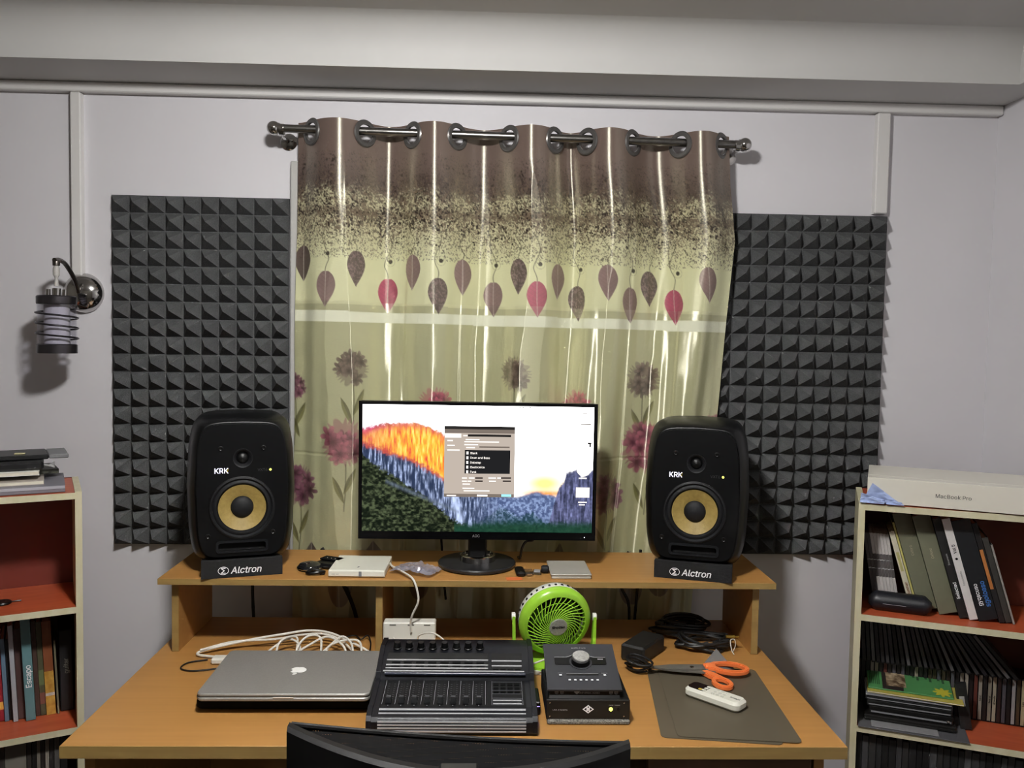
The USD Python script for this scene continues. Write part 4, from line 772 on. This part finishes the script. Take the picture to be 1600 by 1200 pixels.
h2 = unary_union([affinity.translate(sml, .052, -.074), Polygon([(.018, -.010), (.030, -.036), (.046, -.052), (.066, -.054), (.052, -.026), (.034, -.006)])]).buffer(-.003).buffer(.003).difference(affinity.translate(smli, .052, -.075))
def soft(p, z0, z1, c):
    return cat_([lift(ext(p.buffer(-c), z1 - z0), z0), lift(ext(p, z1 - z0 - 2 * c), z0 + c)])
part(t, "handle", soft(h1, .0075, .0185, .002), ORG, False); part(t, "handle", soft(h2, .001, .012, .002), ORG, False)
t = thing("remote_control", "white air conditioner remote control lying on the upper folder", "remote control", (.5175, -.683, FZ + .0002), -46)
RW = mat("remote_white", "#deddd0", .4)
part(t, "remote_body", slab(.135, .048, 0, .022, .014, .006), RW, 30)
part(t, "display", T(ext(affinity.scale(rr(.044, .036, .010), 1, 1), .0005), -.040, .0, .022), mat("remote_display", "#1d1718", .1), False)
for a, b_, c in ((-.022, .010, RW), (-.022, -.001, RW), (-.022, -.012, RW), (-.030, -.013, mat("remote_yellow", "#d0b24a", .4))): part(t, "button", T(slab(.009, .008, 0, .0012, .003, .0004), a, b_, .0226), c, False)
for i in range(3):
    for j in range(3): part(t, "button", T(slab(.008, .0065, 0, .001, .0028, .0004), .0 + i * .0115, -.012 + j * .012, .022), mat("remote_button", "#c9c8bb", .4), False)
part(t, "lettering", T(Rot(text("Sunlight", .0045, .0003, True), 0, Z), .048, -.0, .022), mat("remote_print", "#4b4b48", .5), False)

# ------------------------------------------------------------------ desk chair
t = thing("desk_chair", "black mesh-backed desk chair seen from behind, pushed up to the desk", "chair", (-.028, -1.30, 0))
CH = mat("chair_frame", "#070708", .5, specular_ior_level=.3)
def arc(u): return -.105 * (u * u) + .0                            # ends swing towards the desk
us = np.linspace(-1, 1, 33)
def topz(u): return .930 + .0265 * np.abs(u) ** 1.8 - .0125 * u
rings = []
for u in us:
    xx, yy, zt_ = .2535 * u, -.02 + .06 * u * u, topz(u); e = .006
    rings.append([(xx, yy - .012, .62), (xx, yy - .012, zt_ - e), (xx, yy - .006, zt_), (xx, yy + .006, zt_), (xx, yy + .010, zt_ - e), (xx, yy + .010, .62)])
part(t, "back_frame", loft(rings), CH, 40)
part(t, "frame_joint", cb(-.029, .029, -.0355, -.005, .70, .9345, .004), mat("chair_joint", "#161718", .35))
MESH = usdkit.material(stage, "/World/Looks/chair_mesh", {"t": ("texture_coordinate", {}), "v": ("voronoi_texture", {"scale": 260, "randomness": 0, "feature": "f1"}), "r": ("math", {"math_type": "less_than", "value2": .13}), "d": ("principled_bsdf", {"base_color": lin("#070708"), "roughness": .8, "specular_ior_level": .1}), "tr": ("transparent_bsdf", {}), "m": ("mix_closure", {})},
                       [("t.object", "v.vector"), ("v.distance", "r.value1"), ("r.value", "m.fac"), ("d.BSDF", "m.closure1"), ("tr.BSDF", "m.closure2")], surface="m.closure")
rows = [[(.252 * u, (.056 - .004 * u * u) * (1 - q) + (-.008 + .06 * u * u) * q, (.938 + .008 * u * u - .0145 * u) * (1 - q) + (.918 + .02 * u * u - .0125 * u) * q) for u in us] for q in np.linspace(0, 1, 6)]
a = np.array(rows); i = np.arange(a.shape[0] * a.shape[1]).reshape(a.shape[:2]); q = np.stack([i[:-1, :-1], i[:-1, 1:], i[1:, 1:], i[1:, :-1]], -1).reshape(-1, 4)
part(t, "mesh_back", (a.reshape(-1, 3), q), MESH, True)
part(t, "mesh_trim", tube(np.array(rows[0]) + [0, 0, .002], .0045, 8, smooth=False), CH, 40)
part(t, "seat", T(slab(.48, .46, .43, .50, .08, .02), 0, .21, 0), MATTBLK, 30)
part(t, "spine", cb(-.03, .03, -.03, -.012, .46, .70, .004), CH); part(t, "spine", cb(-.03, .03, -.03, .05, .40, .4295, .004), CH)
part(t, "gas_lift", T(turn([(.028, .08), (.028, .3), (.02, .3), (.02, .4295)], 20), 0, .2, 0), CH)
for k in range(5):
    a_ = k * 2 * np.pi / 5 + .3; c_, s_ = math.cos(a_), math.sin(a_); l_ = part(t, "base_leg", tube([(0, .2, .10), (.15 * c_, .2 + .15 * s_, .085), (.29 * c_, .2 + .29 * s_, .06)], .016, 8), CH); part(l_, "caster", ball(.027, .29 * c_, .2 + .29 * s_, .0275), BLACK)

# ------------------------------------------------------------------ bookcases
class Case:
    def __init__(s, o, ang): s.o, s.ang = np.array([o[0], o[1], 0.0]), ang; a = math.radians(ang); s.u = np.array([math.cos(a), math.sin(a), 0]); s.n = np.array([math.sin(a), -math.cos(a), 0])
    def at(s, u, v, z): return s.o + s.u * u + s.n * v + np.array([0, 0, z])
LC, RC = Case((-.995, -.367), 27), Case((.948, -.400), -22)
BACKR = mat("shelf_back_red", "#6a2a1e", .5)
def bookcase(c, label, ua, ub, shelves):
    t = thing("bookcase", label, "bookcase", c.o, c.ang); zt = 1.145; th = .0155; D_ = .25
    for a in (ua, ub - th):
        s_ = part(t, "side_panel", bx(a, a + th, .0005, D_, 0, zt), CREAM); part(s_, "edging", bx(a, a + th, -.0005, .0004, 0, zt), CREAM)
    for i, z in enumerate(shelves):
        s_ = part(t, "shelf", bx(ua + th, ub - th, .0012, D_ - .006, z - .016, z), RED); part(s_, "edging", bx(ua + th, ub - th, 0, .0011, z - .016, z), CREAM)
    part(t, "back_panel", bx(ua + th, ub - th, D_ - .0055, D_ - .0005, .0, zt - .0005), BACKR)
    part(t, "plinth", bx(ua + th, ub - th, .01, .022, 0, .05), CREAM)
LS, RS = (1.143, .856, .549, .262), (1.143, .861, .573, .285)
bookcase(LC, "cream-edged red bookcase at the left, standing at an angle to the wall", -.60, 0, LS)
bookcase(RC, "cream-edged red bookcase at the right, standing at an angle to the wall", 0, .48, RS)
def bookmat(c, rough=.5): return mat("cover_" + c[1:], c, rough)
def book(c, u, v, z, th, h, dp, lean, col, label, name="book", cat="book", group=None, pages=True, rough=.5):
    t = thing(name, label, cat, c.at(u, v, z + .0006), c.ang, group, ry=-lean); b = .0018 if th > .006 else .0007
    part(t, "cover", cat_([cb(0, th, 0, b, 0, h, .0006), bx(0, b, b, dp, 0, h), bx(th - b, th, b, dp, 0, h)]), bookmat(col, rough), False)
    if pages: part(t, "pages", bx(b + .0002, th - b - .0002, b + .0003, dp - .004, .003, h - .003), PAPER, False)
    return t
def spine(t, th, h, s, z, size, m, x=None):                        # lettering that runs up the spine
    part(t, "lettering", T(front(Rot(text(s, size, .0003, True), 90, Z)), th / 2 if x is None else x, -.0002, z), m, False)
def band(t, th, z0, z1, m, a=0, b=None, name="printed_band"): part(t, name, bx(a + .0002, (th if b is None else b) - .0002, -.0004, -.0001, z0, z1), m, False)
t = thing("lens_cover", "small black lens cover with a strap lying on the empty red shelf", "lens cover", LC.at(-.178, -.105, LS[1] + .0004), LC.ang)
part(t, "cover_disc", turn([(.021, 0), (.022, .003), (.020, .006), (.012, .0065), (.0005, .005)], 28), BLACK); part(t, "cover_strap", tube([(.019, 0, .003), (.03, .003, .0025), (.042, .004, .002)], .0014, 6), BLACK)
# left case, third shelf down
z = LS[2]
b_ = book(LC, -.200, -.118, z, .024, .205, .125, 2.5, "#8e1f2c", "crimson book on the left bookcase, at the very left of the middle shelf"); band(b_, .024, .03, .05, mat("sticker_yellow", "#d9a54a", .5), .012)
book(LC, -.1755, -.112, z, .0095, .215, .125, 2.5, "#5f7689", "slim blue-grey book between the crimson book and a black one")
book(LC, -.1655, -.118, z, .0085, .21, .125, 2.5, "#15171a", "slim black book left of the pale grey one on the left bookcase")
book(LC, -.1565, -.100, z, .0105, .250, .125, 2.5, "#a4a6ac", "pale grey slim book standing left of the teal book")
book(LC, -.1455, -.112, z, .0165, .236, .125, 2.5, "#4a3431", "dull brown book squeezed between the pale grey and the teal book")
b_ = book(LC, -.1285, -.092, z, .0215, .272, .125, 2.5, "#5e8388", "tall teal book with pale lettering on the left bookcase"); spine(b_, .0215, .27, "Escapo", .115, .0125, WPRINT)
book(LC, -.1065, -.112, z, .0105, .25, .125, 2.5, "#45322a", "dark brown book right of the teal one")
b_ = book(LC, -.0955, -.112, z, .0125, .247, .125, 2.5, "#4a4a34", "murky olive book left of the ochre one"); band(b_, .0125, .03, .06, mat("faded_red", "#7a4a40", .6)); band(b_, .0125, .08, .12, mat("faded_green", "#5f6a45", .6))
b_ = book(LC, -.0825, -.108, z, .0215, .247, .125, 2.5, "#7a4527", "brown book with an ochre lower half on the left bookcase"); band(b_, .0215, .0, .115, grainy("ochre_print", "#a87a2c", "#c9a24c", (60, 60, 60), .5, nscale=1)); band(b_, .0215, .05, .058, WPRINT)
book(LC, -.0575, -.105, z, .0045, .195, .125, 2.5, "#6f6a55", "very thin grey-green booklet beside the black case", pages=False)
t = thing("black_case", "dark printed box standing at the right end of the left bookcase's middle shelf", "box", LC.at(-.050, -.115, z + .0005), LC.ang, ry=-1)
part(t, "case_body", cb(0, .030, 0, .122, 0, .215, .002), bookmat("#151416")); part(t, "lettering", T(front(Rot(text("guitar", .011, .0003, True), 90, Z)), .015, -.0002, .12), mat("dull_silver", "#6a665e", .5), False)
# left case, bottom shelf
z = LS[3]; u = -.235
for th, col, lab in ((.012, "#6f6d6a", "grey book at the far left of the left bookcase's bottom shelf"), (.018, "#4c4a48", "grey-brown book on the left bookcase's bottom shelf, second from the left"), (.014, "#1a1718", "black book on the bottom shelf, left of the dark brown one"), (.012, "#2a2422", "dark brown book on the bottom shelf left of the wide grey box file"), (.046, "#6a675f", "wide grey box file on the left bookcase's bottom shelf"),
                     (.010, "#332f2c", "thin brown-black book right of the wide grey box file"), (.009, "#1c1a19", "thin black book right of the brown-black one"), (.008, "#777168", "thin light grey book on the bottom shelf, behind the desk corner"), (.008, "#28211f", "thin black-brown book next to the light grey one on the bottom shelf"), (.009, "#7a736c", "thin pale book second from the right group on the bottom shelf"), (.009, "#2b2726", "thin dark book at the desk corner on the bottom shelf"), (.012, "#555250", "grey slim book just under the desk edge"), (.016, "#1b1a1b", "black thick book under the desk edge, rightmost on the bottom shelf")):
    if u + th < -.017: book(LC, u, -.04, z, th, .262, .19, 0, col, lab); u += th + .0012
# stack on top of the left case
z = 1.1445; st = []
def flat_book(c, u0, u1, v, z, th, dp, col, label, rot=0, name="book", cat="book", soft=False, spinec=None):
    t = thing(name, label, cat, c.at(u0, v, z), c.ang + rot); w = u1 - u0; m = bookmat(col)
    part(t, "cover", cat_([bx(0, w, 0, dp, 0, .0014), bx(0, w, 0, dp, th - .0014, th)] + ([cb(0, w, 0, .0016, .0014, th - .0014, .0003)] if not soft else [])), m, False)
    part(t, "pages", bx(.002, w - .0012, .0018 if not soft else .0004, dp - .002, .0015, th - .0015), PAPER, False); return t
t = flat_book(LC, -.40, -.036, -.018, z, .0165, .21, "#77767e", "thick silver-grey catalogue, lowest of the pile on top of the left bookcase")
part(t, "film_wrap", bx(.16, .363, -.0012, -.0003, .0085, .0155), mat("shiny_film", "#c9cad4", .15, .3), False)
flat_book(LC, -.40, -.082, -.045, z + .0170, .0100, .19, "#b5aca2", "pale pinkish notebook, second from the bottom of the pile on the left bookcase", soft=True)
t = flat_book(LC, -.38, -.046, -.12, z + .0275, .0110, .12, "#4b4c40", "worn dark green book sticking out to the right in the pile on the left bookcase", 6)
flat_book(LC, -.40, -.092, -.055, z + .0390, .0110, .17, "#e2e2da", "white paged magazine, halfway up the pile on the left bookcase", soft=True)
t = thing("black_case", "black zipped case near the top of the pile on the left bookcase", "case", LC.at(-.40, -.06, z + .0505), LC.ang)
part(t, "case_body", cb(0, .318, 0, .15, 0, .022, .006), bookmat("#141416", .4)); part(t, "zip_tag", cb(.10, .165, -.004, -.0003, .001, .006, .001), WHITE)
for k in range(4): part(t, "loose_straps", tube([(.31, .02 + k * .012, .012), (.326, .016 + k * .012, .010 - k * .002), (.342, .012 + k * .012, .004 + k * .003)], .002, 6), GREYM)
t = thing("grey_folder", "flat black and grey folder topping the left bookcase pile, jutting out right", "folder", LC.at(-.40, -.075, z + .0730), LC.ang + 3)
part(t, "folder_body", cb(0, .330, 0, .13, 0, .012, .003), bookmat("#121315", .4)); part(t, "grey_end", cb(.3303, .375, .002, .13, .001, .0115, .002), mat("folder_grey", "#77787a", .6))
solo("yellow_tag", "tiny yellowish paper tag on top of the folder pile", "tag", cb(-.012, .012, -.008, .008, 0, .003, .001), mat("tag_yellow", "#bdb68c", .7), LC.at(-.135, -.12, z + .0853), 20)

# right case: top
t = thing("laptop_box", "large white laptop box with thin grey lettering on top of the right bookcase", "box", RC.at(.0195, -.012, 1.1455), RC.ang - 3.2)
BOXW = mat("box_white", "#dcd8cc", .4)
part(t, "box_base", cb(0, .405, .0012, .245, 0, .0625, .001), BOXW); part(t, "box_lid", cb(-.0008, .4058, .0, .0475, .0002, .0634, .001), BOXW); part(t, "box_lid", cb(-.0008, .4058, .0485, .2458, .0002, .0634, .001), BOXW)
part(t, "lettering", T(front(text("MacBook Pro", .0092, .0003)), .193, -.0002, .030), mat("thin_grey_print", "#55534f", .5), False)
def cloth(u, v_):
    return .004 + .012 * meshkit.fbm(np.stack([u * 4, v_ * 4, 0 * u + 2], -1), 3, 9)
t = thing("microfibre_cloth", "pale blue cloth crumpled against the corner of the white laptop box", "cloth", RC.at(.012, .0, 1.1440), RC.ang)
BLUE = grainy("pale_blue_cloth", "#9fb0da", "#a9b9e2", (30, 30, 30), .9, nscale=1)
def drape(pts, nu=24, nv=16):
    """a rumpled piece of cloth between four edge points"""
    a, b, c, d_ = [np.array(p_, float) for p_ in pts]; u, v_ = np.meshgrid(np.linspace(0, 1, nu), np.linspace(0, 1, nv)); u, v_ = u[..., None], v_[..., None]
    p_ = a * (1 - u) * (1 - v_) + b * u * (1 - v_) + c * u * v_ + d_ * (1 - u) * v_
    n_ = meshkit.fbm(np.concatenate([u * 4, v_ * 3, 0 * u + 1], -1), 3, 4)
    p_ = p_ + np.stack([0 * n_, -np.abs(n_ - .2) * .014, (n_ - .5) * .004], -1); p2 = p_ + np.array([0, .0012, 0]); n = nu * nv; i = np.arange(n).reshape(nv, nu)
    q = np.stack([i[:-1, :-1], i[:-1, 1:], i[1:, 1:], i[1:, :-1]], -1).reshape(-1, 4); q = np.vstack([q, q[:, ::-1] + n]); return np.vstack([p_.reshape(-1, 3), p2.reshape(-1, 3)]), q
part(t, "cloth_flap", drape([(-.004, .008, .006), (.088, .006, .002), (.078, .008, .009), (.018, .008, .052)]), BLUE, True)
part(t, "cloth_fold", drape([(-.010, -.004, .0035), (.046, -.004, .0035), (.048, .001, .012), (-.008, .001, .027)]), BLUE, True)
part(t, "cloth_fold", drape([(.050, -.005, .0035), (.092, -.004, .003), (.085, .001, .009), (.055, .001, .016)], 14, 10), BLUE, True)
# right case: upper shelf
z = RS[1]; LEAN = 16.5; CL = math.cos(math.radians(LEAN))
def nth(k): return f"{k}{'th' if 10 < k % 100 < 14 else {1: 'st', 2: 'nd', 3: 'rd'}.get(k % 10, 'th')}"
for k in range(8):
    t = thing("manga_volume", f"slim grey and white volume, {nth(k + 1)} from the left on the right bookcase's upper shelf", "book", RC.at(.0500 + k * .0078, -.105, z + .0008), RC.ang, "slim matching volumes on the upper shelf", ry=-10)
    part(t, "cover", cb(0, .0075, 0, .13, 0, .190, .0006), mat("vol_white" if k > 1 else "vol_dark", "#b9b5b3" if k > 1 else "#4a4648", .5)); band(t, .0076, .075, .135, mat("vol_print", "#4a4545", .6)); band(t, .0076, .095, .098, WPRINT); band(t, .0076, .118, .121, WPRINT)
uu = .1365
def lean_book(th, v, h, col, label, **kw):
    global uu
    b_ = book(RC, uu, v, z, th, h, .15, LEAN, col, label, **kw); uu += (th + .0009) / CL; return b_
b_ = lean_book(.0130, -.092, .205, "#c9c4ae", "cream paperback with brown lettering left of the olive volumes"); spine(b_, .0130, .2, "Myanmar", .05, .007, mat("brown_print", "#7a4a30", .6)); band(b_, .0130, .10, .15, mat("olive_fleck", "#a9a468", .6), .003, .010)
lean_book(.0050, -.091, .232, "#b9b26a", "thin yellow-edged booklet against the olive volumes", pages=False)
for k, lab in enumerate(("left one of the two thick olive-grey volumes", "right one of the two thick olive-grey volumes")):
    b_ = lean_book(.0420, (-.088, -.074)[k], .256, "#686a56", lab + " on the upper shelf"); spine(b_, .042, .25, "Oxford", .155, .006, mat("gilt_print", "#a09d86", .5))
b_ = lean_book(.0195, -.060, .256, "#161616", "black book with white lettering left of the white one"); spine(b_, .0195, .25, "Selected", .07, .0075, WPRINT); spine(b_, .0195, .25, "Documents", .15, .004, GREYM)
b_ = lean_book(.0190, -.055, .258, "#d6d4d2", "white book leaning between two black ones on the upper shelf"); part(b_, "spot", T(turn([(.003, 0), (.003, .0003)], 14, "y"), .009, -.0002, .155), BLACK); spine(b_, .019, .25, "Vol 5", .18, .007, BLACK); spine(b_, .019, .25, "Encyclopedia", .105, .0042, GREYM)
b_ = lean_book(.0425, -.055, .255, "#0e1015", "thick black book with blue and white script right of the white one"); spine(b_, .0425, .25, "gyqscuso", .065, .009, WPRINT, .013); spine(b_, .0425, .25, "sgoloaso", .065, .011, mat("blue_print", "#3d6fb8", .5), .029)
b_ = lean_book(.0130, -.060, .252, "#151314", "black book with an orange band on the upper shelf"); band(b_, .0130, .085, .185, mat("orange_band", "#b06f38", .5), .001, .009)
lean_book(.0140, -.066, .215, "#35332f", "dark speckled book near the right end of the upper shelf")
lean_book(.0045, -.062, .200, "#8b8781", "thin grey booklet at the right end of the leaning books", pages=False)
t = thing("spectacle_case", "dark navy hard case with a silver line, lying in front of the slim volumes", "case", RC.at(.108, -.061, z + .0006), RC.ang - 2)
part(t, "case_shell", T(slab(.148, .050, 0, .046, .022, .014), 0, 0, 0), bookmat("#10121a", .45), 50); part(t, "silver_line", T(Rot(cb(-.028, .026, -.0008, 0, -.0006, .0006, .0002), 0, Y), -.012, -.0252, .022), mat("silver_line", "#c2c4cc", .2, .6)); part(t, "stud", ball(.0018, .056, -.0222, .014, 1), CHROME)
# right case: middle shelf - pile
z = RS[2] + .0005
def shut(c, u0, u1, v, z, th, dp, col, label, rot=0, name="disc_box", cat="disc case", shine=False):
    t = thing(name, label, cat, c.at(u0, v, z), c.ang + rot); w = u1 - u0
    part(t, "case_base", cb(0, w, 0, dp, 0, th * .48, .001), bookmat(col, .25)); part(t, "case_lid", cb(0, w, 0, dp, th * .52, th, .001), bookmat(col, .25))
    if shine: part(t, "clear_edge", bx(.004, w - .004, -.0008, -.0002, th * .2, th * .4), mat("grey_edge", "#85868a", .2), False)
    return t
pl = [("#56565a", .0022, .018, .272, .006, .20, "grey glossy sheet at the bottom of the disc pile, overhanging the shelf edge", "sheet", "paper sheet"), ("#8a8a8c", .0022, .050, .205, -.002, .16, "shiny white-edged sheet second from the bottom of the disc pile", "sheet", "paper sheet")]
zz = z
for col, th, u0, u1, v, dp, lab, nm, ct in pl:
    solo(nm, lab, ct, cb(0, u1 - u0, 0, dp, 0, th, .0006), mat("sheet_" + col[1:], col, .3), RC.at(u0, v, zz), RC.ang); zz += th + .0004
for col, th, u0, u1, v, dp, rot, lab, sh in (("#1b1a19", .013, .034, .246, -.035, .17, 0, "black flat case, lowest case of the disc pile under the green booklet", False), ("#131314", .020, .046, .240, -.045, .16, 0, "thick black case with silver corner, middle of the disc pile", True), ("#18191a", .014, .040, .238, -.045, .16, 1, "black case with a pale rim, above the thick case in the disc pile", True),
                                            ("#2a2b2d", .0105, .036, .238, -.048, .15, 0, "dark case right under the clear cases in the disc pile", True), ("#8c8d90", .0085, .036, .236, -.045, .15, 0, "clear pale case below the yellow-edged booklet in the disc pile", True)):
    t = shut(RC, u0, u1, v, zz, th, dp, col, lab, rot, shine=sh)
    if th == .020: part(t, "bright_corner", ball(.004, .183, -.001, .008, 1), CHROME)
    zz += th + .0005
t = thing("booklet", "yellow-edged booklet directly under the green one on the disc pile", "booklet", RC.at(.040, -.044, zz), RC.ang - 1); part(t, "booklet_cover", cat_([bx(0, .222, 0, .14, 0, .0006), bx(0, .222, 0, .14, .0034, .004)]), mat("yellow_edge", "#b3a54e", .5), False); part(t, "pages", bx(.001, .221, .0006, .139, .0007, .0033), PAPER, False); zz += .0045
t = thing("booklet", "green disc booklet with a yellow flower, topmost on the disc pile", "booklet", RC.at(.042, -.060, zz), RC.ang, rx=7)
GRN = mat("booklet_green", "#4b8650", .35); part(t, "booklet_cover", cb(0, .200, 0, .135, 0, .004, .0008), GRN)
part(t, "dark_band", bx(.035, .085, .001, .134, .0041, .0043), mat("booklet_dark", "#2b2422", .4), False); part(t, "picture_print", bx(.045, .092, .020, .105, .0044, .0046), grainy("booklet_picture", "#54402c", "#b5a284", (60, 60, 60), .5, nscale=1), False)
for m in [bx(.100 + k * .010, .106 + k * .010, .095 - .012 * (k % 3), .125, .0041, .0043) for k in range(9)] + [bx(.004 + k * .0045, .0062 + k * .0045, .02, .12, .0041, .0043) for k in range(6)]: part(t, "text_line", m, mat("booklet_text", "#23482a", .5), False)
part(t, "flower_print", T(ext(unary_union([affinity.rotate(affinity.translate(affinity.scale(Point(0, 0).buffer(.008), 1.6, .6), .010, 0), a, origin=(0, 0)) for a in range(0, 360, 45)]).intersection(sbox(-.03, -.022, .022, .03)), .0002), .176, .024, .0041), mat("flower_yellow", "#b8ae34", .5), False)
t = thing("dark_card", "dark printed card leaning beside the disc pile", "card", RC.at(.262, -.075, z), RC.ang, ry=-9); part(t, "card_face", bx(0, .026, 0, .012, 0, .118), bookmat("#1b1c1d", .4), False); part(t, "card_print", bx(.006, .018, -.0006, -.0002, .06, .085), GREYM, False)
# right case: disc rows
tones = ["#151515", "#1f1d1e", "#8f8a80", "#2a2020", "#7d786c", "#96907f", "#251a1a", "#19191b", "#4a4a52", "#1c1718", "#15181a", "#8a8a8c", "#3a3123", "#9a8f74", "#5a2f27", "#14141a"]
u = .0175; k = 0
hue = dict(zip(tones, ["black", "charcoal", "pale grey", "dark brown", "beige", "cream", "maroon black", "ink black", "slate", "dark plum", "blue black", "light grey", "olive brown", "tan", "rust", "jet black"]))
while u < .452:
    th = .0102; vis = u > .285
    j = int(rng.integers(0, len(tones))) if not vis else [14, 2, 7, 4, 5, 6, 8, 10, 11, 12, 13, 1, 3, 15, 2, 9][(k - 26) % 16]
    t = thing("compact_disc", f"{hue[tones[j]]} disc spine, {nth(k - 25)} to the right of the pile in the upright row" if vis else f"disc spine mostly hidden behind the disc pile, {nth(k + 1)} from the left in the upright row", "disc case", RC.at(u, -.150, z), RC.ang, "upright disc cases at the back of the middle shelf")
    part(t, "case", cb(0, th, .0012, .082, 0, .124, .0006), bookmat("#18181a", .25)); part(t, "spine_card", bx(.0012, th - .0012, 0, .0011, .004, .120), bookmat(tones[j], .4), False)
    if vis and tones[j] in ("#8f8a80", "#7d786c", "#96907f", "#9a8f74"): part(t, "lettering", T(front(Rot(text(["Live", "Best of", "Acoustic", "Vol 2"][k % 4], .0042, .0002, True), 90, Z)), th / 2, -.0002, .06), BLACK, False)
    u += th + .0006; k += 1
zz = z + .1247; u = .028; k = 0; last = None
while u < .40:
    lean = float(np.interp(u, [.02, .10, .20, .30, .44], [4, 8, 18, 34, 46])); th = .0095; ln = math.radians(lean)
    hh = min(.135, (.8435 - zz - th * math.sin(ln) - .002) / math.cos(ln))
    if last is not None: u += max(0, hh * (math.sin(ln) - math.cos(ln) * math.tan(last)))
    t = thing("compact_disc", f"dark disc case, {nth(k + 1)} from the left in the slanted row above the upright discs", "disc case", RC.at(u + .001, -.125, zz), RC.ang, "slanted disc cases above the upright row", ry=-lean)
    part(t, "case", cb(0, th, .0012, .09, 0, hh, .0006), bookmat("#17171a", .25)); part(t, "spine_card", bx(.0012, th - .0012, 0, .0011, .004, hh - .004), bookmat(["#1c1b1b", "#232323", "#59585a", "#1a1a1c", "#2c2a2a", "#3b3a3c", "#222025"][k % 7], .4), False)
    u += (th + .0007) / math.cos(ln); k += 1; last = ln
z = RS[3] + .0005; u = .018; k = 0
while u < .45:
    th = float(.0128 + .002 * (k % 3)); t = thing("record_sleeve", f"dark tall spine, {nth(k + 1)} from the left on the right bookcase's bottom shelf", "book", RC.at(u, -.03, z), RC.ang, "dark spines on the bottom shelf", ry=0)
    part(t, "cover", cb(0, th, 0, .18, 0, .258 - .006 * (k % 2), .001), bookmat(["#1a1a1b", "#232324", "#3a3a3b", "#161617", "#2b2a2a"][(k * 7) % 5], .45)); u += th + .0009; k += 1
